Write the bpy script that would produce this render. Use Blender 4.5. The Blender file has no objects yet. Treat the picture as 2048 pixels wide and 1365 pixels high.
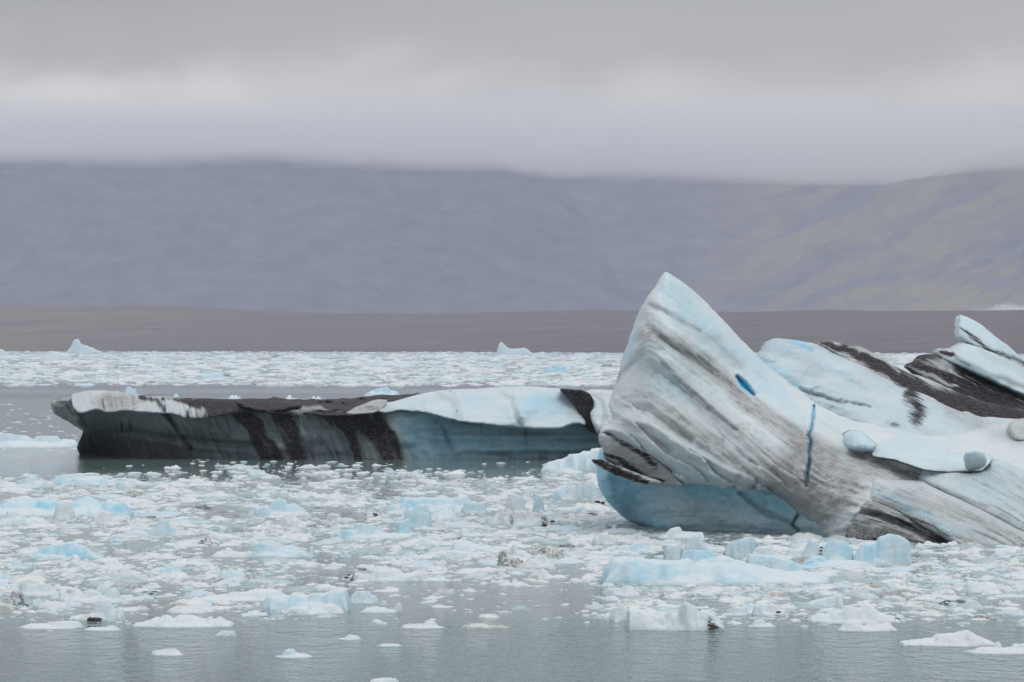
import bpy, math, random
import numpy as np
from mathutils import Vector

# ------------------------------------------------------------------ camera, world, sun, exposure
S = bpy.context.scene
COL = S.collection
F = 7680.0            # focal length in pixels of a 2048 px wide picture (135 mm lens)
CH = 8.0              # camera height above the lagoon, metres
HZ = 690.0            # row of the true horizon
cam = bpy.data.cameras.new("camera")
cam.lens = 135; cam.sensor_width = 36; cam.clip_start = 1; cam.clip_end = 40000
cam.shift_y = (HZ - 682.5) / 2048.0
camo = bpy.data.objects.new("camera", cam); COL.objects.link(camo)
camo.location = (0, 0, CH); camo.rotation_euler = (math.radians(90), 0, 0)
S.camera = camo

SUN_EL, SUN_AZ = math.radians(48), math.radians(-60)
w = bpy.data.worlds.new("World"); S.world = w; w.use_nodes = True
NT = w.node_tree; NT.nodes.clear()
def nd(nt, typ, **kw):
    n = nt.nodes.new(typ)
    for k, v in kw.items():
        if k.startswith('_'): setattr(n, k[1:], v)
        else: n.inputs[k.replace('__', ' ')].default_value = v
    return n
def math_(nt, op, a, b=None, clamp=False):
    n = nt.nodes.new('ShaderNodeMath'); n.operation = op; n.use_clamp = clamp
    for i, v in enumerate((a, b)):
        if v is None: continue
        if isinstance(v, (int, float)): n.inputs[i].default_value = v
        else: nt.links.new(v, n.inputs[i])
    return n.outputs[0]
def mixc(nt, fac, a, b, blend='MIX'):
    n = nt.nodes.new('ShaderNodeMix'); n.data_type = 'RGBA'; n.blend_type = blend
    for sock, v in ((n.inputs[0], fac), (n.inputs[6], a), (n.inputs[7], b)):
        if isinstance(v, (int, float)): sock.default_value = v
        elif isinstance(v, tuple): sock.default_value = (*v, 1)
        else: nt.links.new(v, sock)
    return n.outputs[2]
def ramp(nt, fac, stops, interp='LINEAR'):
    n = nt.nodes.new('ShaderNodeValToRGB'); n.color_ramp.interpolation = interp
    e = n.color_ramp.elements
    while len(e) < len(stops): e.new(0.5)
    for el, (p, c) in zip(e, stops):
        el.position = p; el.color = (c, c, c, 1) if isinstance(c, (int, float)) else (*c, 1)
    nt.links.new(fac, n.inputs[0]); return n.outputs[0]
def noise(nt, vec, scale, detail=4, rough=0.55, dist=0.0):
    n = nt.nodes.new('ShaderNodeTexNoise')
    n.inputs['Scale'].default_value = scale; n.inputs['Detail'].default_value = detail
    n.inputs['Roughness'].default_value = rough; n.inputs['Distortion'].default_value = dist
    nt.links.new(vec, n.inputs['Vector']); return n.outputs['Fac']
def vscale(nt, vec, sx, sy, sz):
    n = nt.nodes.new('ShaderNodeMapping'); n.inputs['Scale'].default_value = (sx, sy, sz)
    nt.links.new(vec, n.inputs['Vector']); return n.outputs[0]
def maprange(nt, v, a, b, c=0.0, d=1.0, smooth=True):
    n = nt.nodes.new('ShaderNodeMapRange'); n.interpolation_type = 'SMOOTHSTEP' if smooth else 'LINEAR'
    nt.links.new(v, n.inputs[0])
    for i, x in zip((1, 2, 3, 4), (a, b, c, d)): n.inputs[i].default_value = x
    return n.outputs[0]

sky = nd(NT, 'ShaderNodeTexSky', _sky_type='NISHITA', _sun_disc=False, _sun_elevation=SUN_EL, _sun_rotation=SUN_AZ)
skyb = mixc(NT, 1.0, sky.outputs[0], (0.10, 0.10, 0.10), 'MULTIPLY')
tc = NT.nodes.new('ShaderNodeTexCoord')
sep = NT.nodes.new('ShaderNodeSeparateXYZ'); NT.links.new(tc.outputs['Generated'], sep.inputs[0])
gv = vscale(NT, tc.outputs['Generated'], 13.0, 5.0, 30.0)
n1 = noise(NT, gv, 1.4, 3, 0.5, 0.3)
n2 = noise(NT, vscale(NT, tc.outputs['Generated'], 3, 3, 9), 2.2, 4, 0.55)
el = math_(NT, 'ADD', sep.outputs[2], math_(NT, 'MULTIPLY', math_(NT, 'SUBTRACT', n1, 0.5), 0.030))
el = math_(NT, 'ADD', el, math_(NT, 'MULTIPLY', sep.outputs[0], -0.045))
# stratus deck: pale gap low over the hills, heavier cloud above, brighter again overhead
elr = maprange(NT, el, -0.02, 0.18, smooth=False)
clL = ramp(NT, elr, [(0.0, (0.76, 0.72, 0.67)), (0.26, (0.92, 0.87, 0.80)), (0.42, (0.86, 0.82, 0.765)), (0.51, (0.45, 0.43, 0.405)), (0.60, (0.36, 0.345, 0.335)), (1.0, (0.52, 0.52, 0.53))], 'EASE')
clR = ramp(NT, elr, [(0.0, (0.76, 0.72, 0.67)), (0.27, (0.96, 0.91, 0.83)), (0.37, (0.76, 0.73, 0.685)), (0.48, (0.48, 0.465, 0.45)), (0.60, (0.43, 0.42, 0.41)), (1.0, (0.52, 0.52, 0.53))], 'EASE')
cl = mixc(NT, maprange(NT, math_(NT, 'ADD', sep.outputs[0], math_(NT, 'MULTIPLY', math_(NT, 'SUBTRACT', n1, 0.5), 0.12)), -0.11, 0.03), clL, clR)
hi = ramp(NT, sep.outputs[2], [(0.0, 0.0), (0.12, 0.0), (0.5, 0.7), (1.0, 1.0)])
cl = mixc(NT, hi, cl, (0.98, 1.0, 1.05))
lo = ramp(NT, sep.outputs[2], [(0.0, 1.0), (0.001, 0.0)])
mott = maprange(NT, n2, 0.2, 0.8, 0.95, 1.05)
cl2 = nd(NT, 'ShaderNodeVectorMath', _operation='SCALE'); NT.links.new(cl, cl2.inputs[0]); NT.links.new(mott, cl2.inputs[3])
skyc = mixc(NT, 0.94, skyb, cl2.outputs[0])
bg = nd(NT, 'ShaderNodeBackground', Strength=1.0); NT.links.new(skyc, bg.inputs[0])
wo = NT.nodes.new('ShaderNodeOutputWorld'); NT.links.new(bg.outputs[0], wo.inputs[0])

sl = bpy.data.lights.new("sun", 'SUN'); sl.energy = 0.9; sl.angle = math.radians(30); sl.color = (1, 0.96, 0.9)
slo = bpy.data.objects.new("sun", sl); COL.objects.link(slo)
sd = Vector((math.cos(SUN_EL) * math.sin(SUN_AZ + math.pi), -math.cos(SUN_EL) * 0.5, math.sin(SUN_EL)))
slo.rotation_euler = Vector((0.30, -0.45, 0.85)).to_track_quat('Z', 'Y').to_euler()

S.view_settings.view_transform = 'Standard'; S.view_settings.look = 'None'
S.view_settings.exposure = 0.0; S.view_settings.gamma = 1.0; S.view_settings.use_curve_mapping = False
cy = S.cycles
cy.max_bounces = 32; cy.volume_bounces = 32; cy.diffuse_bounces = 3; cy.glossy_bounces = 3
cy.volume_step_rate = 1.0; cy.volume_max_steps = 128
cy.use_denoising = True
cy.use_adaptive_sampling = False

# ------------------------------------------------------------------ numeric helpers
rng = np.random.default_rng(11)
def hash2(ix, iy, seed=0):
    n = (ix.astype(np.int64) * 374761393 + iy.astype(np.int64) * 668265263 + seed * 982451653) & 0x7fffffff
    n = ((n ^ (n >> 13)) * 1274126177) & 0x7fffffff
    return ((n ^ (n >> 16)) & 0xffff) / 65535.0
def vnoise(x, y, seed=0):
    ix, iy = np.floor(x), np.floor(y); fx, fy = x - ix, y - iy
    fx = fx * fx * fx * (fx * (fx * 6 - 15) + 10); fy = fy * fy * fy * (fy * (fy * 6 - 15) + 10)
    a, b = hash2(ix, iy, seed), hash2(ix + 1, iy, seed)
    c, d = hash2(ix, iy + 1, seed), hash2(ix + 1, iy + 1, seed)
    return (a + (b - a) * fx) * (1 - fy) + (c + (d - c) * fx) * fy
def fbm(x, y, seed=0, oct=4, gain=0.5):
    s, a, t = 0, 1.0, 0
    for i in range(oct):
        s = s + a * (vnoise(x, y, seed + i * 17) - 0.5) * 2; t += a
        x, y, a = x * 2.03 + 3.7, y * 2.03 - 1.9, a * gain
    return s / t
def ridged(x, y, seed=0, oct=4):
    s, a, t = 0, 1.0, 0
    for i in range(oct):
        s = s + a * (1 - np.abs(2 * vnoise(x, y, seed + i * 13) - 1)); t += a
        x, y, a = x * 2.1 + 1.3, y * 2.1 + 7.7, a * 0.5
    return s / t
def sstep(a, b, x):
    t = np.clip((x - a) / (b - a), 0, 1); return t * t * (3 - 2 * t)
def tps(ctrl):
    """smooth surface through (px, py, value) points"""
    c = np.array(ctrl, float); P = c[:, :2] / 100.0; n = len(c)
    def U(r2): return np.where(r2 > 0, r2 * np.log(r2 + 1e-12) * 0.5, 0)
    d2 = ((P[:, None] - P[None]) ** 2).sum(-1)
    A = np.zeros((n + 3, n + 3)); A[:n, :n] = U(d2) + np.eye(n) * 0.02
    A[:n, n] = 1; A[:n, n + 1:] = P; A[n, :n] = 1; A[n + 1:, :n] = P.T
    sol = np.linalg.solve(A, np.concatenate([c[:, 2], np.zeros(3)]))
    def f(x, y):
        x = np.asarray(x, float) / 100; y = np.asarray(y, float) / 100
        out = sol[n] + sol[n + 1] * x + sol[n + 2] * y
        for i in range(n):
            out = out + sol[i] * U((x - P[i, 0]) ** 2 + (y - P[i, 1]) ** 2)
        return out
    return f
def WL(py): return CH * F / (py - HZ)      # distance at which the water shows in row py
def to_world(px, py, Y):
    return np.stack([(px - 1024.0) / F * Y, Y + 0 * px, CH - (py - HZ) / F * Y], -1)
def polydist(x, y, pts, closed=False, w=None):
    """distance to a polyline, nearest point, and width interpolated along it"""
    P = np.array(pts, float); Q = np.roll(P, -1, 0) if closed else P[1:]
    A = P if closed else P[:-1]
    best = np.full(x.shape, 1e9); bx = np.zeros(x.shape); by = np.zeros(x.shape); bw = np.ones(x.shape)
    for i in range(len(A)):
        ax, ay = A[i][0], A[i][1]; dx, dy = Q[i][0] - ax, Q[i][1] - ay
        L = dx * dx + dy * dy + 1e-9
        t = np.clip(((x - ax) * dx + (y - ay) * dy) / L, 0, 1)
        qx, qy = ax + t * dx, ay + t * dy
        d = np.hypot(x - qx, y - qy); m = d < best
        best = np.where(m, d, best); bx = np.where(m, qx, bx); by = np.where(m, qy, by)
        if len(A[i]) > 2: bw = np.where(m, A[i][2] + t * (Q[i][2] - A[i][2]), bw)
    return best, bx, by, bw
def inside(x, y, pts):
    P = np.array(pts, float); Q = np.roll(P, -1, 0); c = np.zeros(x.shape, bool)
    for (ax, ay), (bx, by) in zip(P[:, :2], Q[:, :2]):
        if ay == by: continue
        m = ((ay > y) != (by > y)) & (x < (bx - ax) * (y - ay) / (by - ay) + ax)
        c ^= m
    return c
def smooth_closed(pts, step=5.0, jag=0.0, seed=0):
    P = np.array(pts, float); n = len(P); out = []
    for i in range(n):
        p0, p1, p2, p3 = P[i - 1], P[i], P[(i + 1) % n], P[(i + 2) % n]
        m = max(2, int(np.hypot(*(p2 - p1)) / step))
        t = (np.arange(m) / m)[:, None]
        c = 0.5 * ((2 * p1) + (-p0 + p2) * t * 0.8 + (2 * p0 - 5 * p1 + 4 * p2 - p3) * t ** 2 * 0.8 + (-p0 + 3 * p1 - 3 * p2 + p3) * t ** 3 * 0.8)
        lin = p1 + (p2 - p1) * t
        out.append(c * 0.75 + lin * 0.25 if m > 2 else lin)
    O = np.concatenate(out)
    if jag:
        O = O + jag * np.stack([fbm(O[:, 0] / 14, O[:, 1] / 14, seed, 3), fbm(O[:, 0] / 14 + 50, O[:, 1] / 14, seed + 5, 3)], -1)
    return O
def new_mesh(name, V, Fc, mat, smooth=True, attrs=None):
    me = bpy.data.meshes.new(name)
    V = np.asarray(V, np.float32); Fc = np.asarray(Fc, np.int32); k = Fc.shape[1]
    n_per = np.full(len(Fc), k, np.int32); flat_ = Fc.ravel()
    if k == 4:      # a repeated neighbour marks a triangle
        dup = np.stack([Fc[:, i] == Fc[:, i - 1] for i in range(4)], 1)
        if dup.any(): n_per = (4 - dup.sum(1)).astype(np.int32); flat_ = Fc[~dup]
    me.vertices.add(len(V)); me.vertices.foreach_set('co', V.ravel())
    me.loops.add(len(flat_)); me.loops.foreach_set('vertex_index', np.ascontiguousarray(flat_))
    me.polygons.add(len(Fc)); me.polygons.foreach_set('loop_start', (np.cumsum(n_per) - n_per).astype(np.int32))
    me.polygons.foreach_set('loop_total', n_per)
    if smooth: me.polygons.foreach_set('use_smooth', np.ones(len(Fc), bool))
    me.update(calc_edges=True)
    if attrs:
        for an, arr in attrs.items():
            if arr.ndim == 2 and arr.shape[1] == 4:
                a = me.color_attributes.new(an, 'FLOAT_COLOR', 'POINT'); a.data.foreach_set('color', arr.astype(np.float32).ravel())
            elif arr.ndim == 2:
                a = me.attributes.new(an, 'FLOAT_VECTOR', 'POINT'); a.data.foreach_set('vector', arr.astype(np.float32).ravel())
            else:
                a = me.attributes.new(an, 'FLOAT', 'POINT'); a.data.foreach_set('value', arr.astype(np.float32).ravel())
    me.materials.append(mat)
    return me
def link(name, me, parent=None, **props):
    o = bpy.data.objects.new(name, me); COL.objects.link(o)
    if parent is not None: o.parent = parent
    for k, v in props.items(): o[k] = v
    return o
def grid_faces(nx, ny):
    i = np.arange(nx * ny).reshape(ny, nx)
    return np.stack([i[:-1, :-1], i[:-1, 1:], i[1:, 1:], i[1:, :-1]], -1).reshape(-1, 4)

# ------------------------------------------------------------------ materials
def new_mat(name):
    m = bpy.data.materials.new(name); m.use_nodes = True; nt = m.node_tree; nt.nodes.clear()
    out = nt.nodes.new('ShaderNodeOutputMaterial'); b = nt.nodes.new('ShaderNodeBsdfPrincipled')
    nt.links.new(b.outputs[0], out.inputs[0]); return m, nt, b
def bump(nt, b, h, strength, dist):
    n = nt.nodes.new('ShaderNodeBump'); n.inputs['Strength'].default_value = strength; n.inputs['Distance'].default_value = dist
    nt.links.new(h, n.inputs['Height']); nt.links.new(n.outputs[0], b.inputs['Normal']); return n

def berg_material():
    m, nt, b = new_mat("glacier_ice")
    at = nt.nodes.new('ShaderNodeAttribute'); at.attribute_name = 'tint'
    st = nt.nodes.new('ShaderNodeAttribute'); st.attribute_name = 'strata'
    sp = nt.nodes.new('ShaderNodeSeparateColor'); nt.links.new(at.outputs['Color'], sp.inputs[0])
    geo = nt.nodes.new('ShaderNodeNewGeometry'); pos = geo.outputs['Position']
    big = noise(nt, pos, 0.35, 4, 0.55); med = noise(nt, pos, 2.2, 5, 0.6); fine = noise(nt, pos, 14.0, 4, 0.65)
    streak = noise(nt, vscale(nt, st.outputs['Vector'], 17, 1.6, 1), 1.0, 6, 0.62, 0.7)
    streak2 = noise(nt, vscale(nt, st.outputs['Vector'], 90, 5, 1), 1.0, 3, 0.6, 0.2)
    base = mixc(nt, maprange(nt, big, 0.35, 0.7), (0.66, 0.715, 0.725), (0.56, 0.665, 0.69))
    base = mixc(nt, math_(nt, 'MULTIPLY', maprange(nt, streak, 0.45, 0.7), 0.28), base, (0.50, 0.60, 0.63))
    blue = mixc(nt, maprange(nt, med, 0.3, 0.7), (0.19, 0.57, 0.80), (0.40, 0.68, 0.82))
    base = mixc(nt, sp.outputs[2], base, blue)
    base = mixc(nt, maprange(nt, sp.outputs[2], 0.93, 1.0), base, (0.03, 0.36, 0.62))
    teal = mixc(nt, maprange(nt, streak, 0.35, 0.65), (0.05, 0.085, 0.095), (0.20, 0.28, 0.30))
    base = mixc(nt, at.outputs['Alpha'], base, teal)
    # grit frozen into the layers
    g = math_(nt, 'MULTIPLY', sp.outputs[0], maprange(nt, streak, 0.22, 0.62, 0.62, 1.08))
    g = math_(nt, 'MULTIPLY', g, maprange(nt, streak2, 0.3, 0.7, 0.82, 1.1))
    g = math_(nt, 'MULTIPLY', g, maprange(nt, fine, 0.35, 0.65, 0.78, 1.08), True)
    g = math_(nt, 'MULTIPLY', g, maprange(nt, med, 0.3, 0.65, 0.72, 1.08), True)
    base = mixc(nt, math_(nt, 'MULTIPLY', g, 0.9), base, (0.215, 0.195, 0.185))
    k = math_(nt, 'ADD', sp.outputs[1], math_(nt, 'MULTIPLY', math_(nt, 'SUBTRACT', streak, 0.5), 1.1))
    k = math_(nt, 'ADD', k, math_(nt, 'MULTIPLY', math_(nt, 'SUBTRACT', fine, 0.5), 0.7))
    k = math_(nt, 'MULTIPLY', maprange(nt, k, 0.28, 0.72), maprange(nt, sp.outputs[1], 0.02, 0.3))
    rub = noise(nt, pos, 5.0, 5, 0.7)
    base = mixc(nt, k, base, mixc(nt, maprange(nt, rub, 0.45, 0.72), (0.018, 0.016, 0.019), (0.105, 0.095, 0.090)))
    nt.links.new(base, b.inputs['Base Color'])
    nt.links.new(maprange(nt, math_(nt, 'MAXIMUM', k, math_(nt, 'MULTIPLY', g, 0.7)), 0, 1, 0.45, 0.04, False), b.inputs['Specular IOR Level'])
    b.inputs['Roughness'].default_value = 0.42
    b.inputs['IOR'].default_value = 1.31
    vo = nt.nodes.new('ShaderNodeTexVoronoi'); vo.feature = 'SMOOTH_F1'; vo.inputs['Scale'].default_value = 1.9; nt.links.new(pos, vo.inputs['Vector'])
    h = math_(nt, 'ADD', math_(nt, 'MULTIPLY', med, 0.6), math_(nt, 'MULTIPLY', streak, 0.30))
    h = math_(nt, 'ADD', h, math_(nt, 'MULTIPLY', vo.outputs['Distance'], 0.35))
    h = math_(nt, 'ADD', h, math_(nt, 'MULTIPLY', fine, 0.22))
    bump(nt, b, h, 0.6, 0.24)
    nt.links.new(math_(nt, 'MULTIPLY', math_(nt, 'SUBTRACT', 1.0, math_(nt, 'MAXIMUM', k, at.outputs['Alpha']), True), 0.35), b.inputs['Subsurface Weight'])
    b.inputs['Subsurface Radius'].default_value = (0.35, 0.75, 1.0); b.inputs['Subsurface Scale'].default_value = 0.45
    return m
M_BERG = berg_material()

def floe_material():
    m, nt, b = new_mat("floating_ice")
    at = nt.nodes.new('ShaderNodeAttribute'); at.attribute_name = 'tint'
    sp = nt.nodes.new('ShaderNodeSeparateColor'); nt.links.new(at.outputs['Color'], sp.inputs[0])
    oi = nt.nodes.new('ShaderNodeObjectInfo')
    geo = nt.nodes.new('ShaderNodeNewGeometry'); pos = geo.outputs['Position']
    med = noise(nt, pos, 2.0, 4, 0.6); fine = noise(nt, pos, 11.0, 4, 0.65)
    base = mixc(nt, med, (0.70, 0.73, 0.74), (0.77, 0.785, 0.785))
    bl = math_(nt, 'MULTIPLY', sp.outputs[2], maprange(nt, med, 0.3, 0.7, 0.55, 1.25), True)
    base = mixc(nt, bl, base, (0.34, 0.64, 0.79))
    base = mixc(nt, at.outputs['Alpha'], base, (0.36, 0.47, 0.48))       # wet foot of the floe
    g = math_(nt, 'MULTIPLY', sp.outputs[0], maprange(nt, fine, 0.36, 0.6), True)
    base = mixc(nt, g, base, (0.24, 0.20, 0.175))
    k = math_(nt, 'MULTIPLY', sp.outputs[1], maprange(nt, fine, 0.38, 0.52), True)
    base = mixc(nt, k, base, (0.03, 0.026, 0.024))
    nt.links.new(base, b.inputs['Base Color'])
    b.inputs['Roughness'].default_value = 0.5; b.inputs['IOR'].default_value = 1.31
    b.inputs['Subsurface Weight'].default_value = 0.0
    bump(nt, b, math_(nt, 'ADD', med, math_(nt, 'MULTIPLY', fine, 0.7)), 0.8, 0.09)
    return m
M_FLOE = floe_material()

def stone_material():
    m, nt, b = new_mat("dark_stone")
    geo = nt.nodes.new('ShaderNodeNewGeometry')
    f = noise(nt, geo.outputs['Position'], 6, 4, 0.6)
    nt.links.new(mixc(nt, f, (0.02, 0.018, 0.017), (0.10, 0.08, 0.07)), b.inputs['Base Color'])
    b.inputs['Roughness'].default_value = 0.75
    return m
M_STONE = stone_material()

def water_material():
    m, nt, b = new_mat("lagoon_water")
    geo = nt.nodes.new('ShaderNodeNewGeometry'); pos = geo.outputs['Position']
    s = nt.nodes.new('ShaderNodeSeparateXYZ'); nt.links.new(pos, s.inputs[0]); X, Y = s.outputs[0], s.outputs[1]
    wob = noise(nt, vscale(nt, pos, 0.02, 0.02, 1), 1.0, 3, 0.5)
    Yw = math_(nt, 'ADD', Y, math_(nt, 'MULTIPLY', math_(nt, 'MULTIPLY', math_(nt, 'SUBTRACT', wob, 0.5), Y), 0.10))
    # wind on the water: ruffled near the camera, smooth leads among the ice, ruffled again behind the flat berg
    r = ramp(nt, math_(nt, 'DIVIDE', Yw, 1000.0),
             [(0.0, 1.0), (0.106, 1.0), (0.114, 0.12), (0.21, 0.10), (0.24, 0.14), (0.28, 0.2), (0.34, 0.35), (0.36, 0.9), (0.555, 0.9), (0.575, 0.05), (0.63, 0.03), (0.64, 0.75), (0.69, 0.75), (0.70, 0.03), (0.80, 0.1), (0.9, 0.5)])
    patch = noise(nt, vscale(nt, pos, 0.05, 0.14, 1), 1.0, 3, 0.5)
    r2 = math_(nt, 'MULTIPLY', r, maprange(nt, patch, 0.3, 0.6, 0.75, 1.0))
    n1 = noise(nt, vscale(nt, pos, 2.3, 1.15, 1), 1.0, 3, 0.6, 0.2)
    n2 = noise(nt, vscale(nt, pos, 0.6, 0.5, 1), 1.0, 2, 0.5)
    h = math_(nt, 'ADD', n1, math_(nt, 'MULTIPLY', n2, 0.8))
    bn = bump(nt, b, h, 1.0, 0.42)
    nt.links.new(maprange(nt, r2, 0, 1, 0.10, 0.9, False), bn.inputs['Strength'])
    rg = math_(nt, 'MULTIPLY', maprange(nt, r2, 0, 1, 0.0, 0.22, False), maprange(nt, Y, 130, 350))
    nt.links.new(math_(nt, 'ADD', rg, maprange(nt, Y, 110, 210, 0.09, 0.035)), b.inputs['Roughness'])
    # slush: sheets of crushed ice at and just under the surface between the floes
    cov = ramp(nt, math_(nt, 'DIVIDE', Yw, 1000.0), [(0.0, 0.0), (0.112, 0.0), (0.13, 0.35), (0.15, 0.62), (0.215, 0.75), (0.232, 0.5), (0.250, 0.08), (0.30, 0.05), (0.7, 0.0), (0.86, 0.8), (1.0, 0.8)])
    sn = noise(nt, vscale(nt, pos, 0.9, 0.5, 1), 1.5, 6, 0.68, 0.3)
    sn2 = noise(nt, vscale(nt, pos, 0.12, 0.07, 1), 1.0, 3, 0.5)
    t = math_(nt, 'ADD', math_(nt, 'ADD', sn, math_(nt, 'MULTIPLY', sn2, 0.5)), math_(nt, 'MULTIPLY', cov, 0.45))
    sl = math_(nt, 'MULTIPLY', maprange(nt, t, 0.98, 1.10), maprange(nt, cov, 0.02, 0.2))
    sub = math_(nt, 'MULTIPLY', maprange(nt, t, 0.80, 1.0), maprange(nt, cov, 0.02, 0.2))
    body = mixc(nt, math_(nt, 'MULTIPLY', sub, 0.6), (0.135, 0.20, 0.195), (0.135, 0.21, 0.205))
    body = mixc(nt, sl, body, (0.31, 0.36, 0.365))
    nt.links.new(body, b.inputs['Base Color'])
    b.inputs['IOR'].default_value = 1.33
    dull = nt.nodes.new('ShaderNodeBsdfPrincipled')
    nt.links.new(body, dull.inputs['Base Color']); dull.inputs['Roughness'].default_value = 0.8
    b2 = nt.nodes.new('ShaderNodeBump'); b2.inputs['Strength'].default_value = 0.6; b2.inputs['Distance'].default_value = 0.12
    nt.links.new(sn, b2.inputs['Height']); nt.links.new(b2.outputs[0], dull.inputs['Normal'])
    mx = nt.nodes.new('ShaderNodeMixShader'); nt.links.new(sl, mx.inputs[0])
    nt.links.new(b.outputs[0], mx.inputs[1]); nt.links.new(dull.outputs[0], mx.inputs[2])
    out = [n for n in nt.nodes if n.type == 'OUTPUT_MATERIAL'][0]
    nt.links.new(mx.outputs[0], out.inputs[0])
    return m

def land_material(name, kind):
    m, nt, b = new_mat(name)
    geo = nt.nodes.new('ShaderNodeNewGeometry'); pos = geo.outputs['Position']
    if kind == 'moraine':
        a = noise(nt, vscale(nt, pos, 0.004, 0.012, 0.03), 1.0, 6, 0.6)
        c = noise(nt, vscale(nt, pos, 0.03, 0.03, 0.2), 1.0, 5, 0.6)
        base = mixc(nt, maprange(nt, a, 0.35, 0.65), (0.075, 0.055, 0.046), (0.130, 0.094, 0.066))
        base = mixc(nt, maprange(nt, c, 0.4, 0.7), base, (0.10, 0.080, 0.066))
        s = nt.nodes.new('ShaderNodeSeparateXYZ'); nt.links.new(pos, s.inputs[0])
        gr = math_(nt, 'MULTIPLY', maprange(nt, s.outputs[0], -300, -650), maprange(nt, a, 0.3, 0.6))
        base = mixc(nt, math_(nt, 'MULTIPLY', gr, 0.85), base, (0.15, 0.12, 0.06))
        bump(nt, b, math_(nt, 'ADD', a, math_(nt, 'MULTIPLY', c, .4)), 0.8, 12)
    else:
        a = noise(nt, vscale(nt, pos, 0.0022, 0.003, 0.006), 1.0, 6, 0.6)
        c = noise(nt, vscale(nt, pos, 0.012, 0.012, 0.03), 1.0, 6, 0.65)
        at = nt.nodes.new('ShaderNodeAttribute'); at.attribute_name = 'veg'
        base = mixc(nt, maprange(nt, c, 0.35, 0.65), (0.075, 0.085, 0.12), (0.15, 0.155, 0.19))  # bluish rock; part of the blue is distance haze put into the colour
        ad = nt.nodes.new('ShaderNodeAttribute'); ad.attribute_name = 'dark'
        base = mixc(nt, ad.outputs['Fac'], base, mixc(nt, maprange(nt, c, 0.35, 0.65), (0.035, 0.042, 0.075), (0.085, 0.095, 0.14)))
        v = math_(nt, 'MULTIPLY', at.outputs['Fac'], maprange(nt, c, 0.3, 0.6, 0.55, 1.1), True)
        base = mixc(nt, v, base, (0.25, 0.225, 0.115))
        ap = nt.nodes.new('ShaderNodeAttribute'); ap.attribute_name = 'pale'
        base = mixc(nt, ap.outputs['Fac'], base, (0.62, 0.62, 0.60))
        bump(nt, b, math_(nt, 'ADD', a, math_(nt, 'MULTIPLY', c, .5)), 0.9, 30)
    nt.links.new(base, b.inputs['Base Color']); b.inputs['Roughness'].default_value = 0.95
    b.inputs['Specular IOR Level'].default_value = 0.1
    return m

# ------------------------------------------------------------------ setting: water, shore, mountains, cloud
def water():
    ys = np.concatenate([np.linspace(-300, 90, 6), np.geomspace(95, 12000, 60)])
    xs = np.linspace(-4000, 4000, 40)
    X, Y = np.meshgrid(xs, ys)
    V = np.stack([X, Y, 0 * X], -1).reshape(-1, 3)
    link("water", new_mesh("water", V, grid_faces(len(xs), len(ys)), water_material()), kind='structure')
water()

def moraine():
    xs = np.linspace(-2600, 2600, 360); ys = np.linspace(3000, 7200, 120)
    X, Y = np.meshgrid(xs, ys)
    shore = 4650 + (X / Y * F + 1024) * -0.62 + 40 * fbm(X / 300, Y / 900, 3, 3)
    shore = np.where(X > 100, np.maximum(shore, 3350), shore)
    t = (Y - shore)
    pxl = X / 5000 * F + 1024
    top = np.interp(pxl, [-900, 0, 150, 300, 430, 620, 900, 1200, 1500, 1650, 1750, 2048, 3000],
                    [72, 71, 71, 67, 59, 55, 54.5, 57, 52, 54, 51, 52, 52])
    H = 2.5 * sstep(0, 40, t) + (top - 2.5) * sstep(20, 1500, t) * (1 - 0.35 * sstep(2200, 3200, t))
    H = H + (2.2 * fbm(X / 160, Y / 260, 9, 5) + 3.0 * fbm(X / 500, Y / 300, 21, 4)) * sstep(40, 500, t) * (1 - 0.6 * sstep(1000, 1500, t))
    H = np.where(t < 0, -3 + 0 * H, H)
    H = np.where(t < 0, H, np.maximum(H, 0.3))
    V = np.stack([X, Y, H], -1).reshape(-1, 3)
    link("moraine_shore", new_mesh("moraine_shore", V, grid_faces(len(xs), len(ys)), land_material("moraine_gravel", 'moraine')), kind='structure')
moraine()

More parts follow.
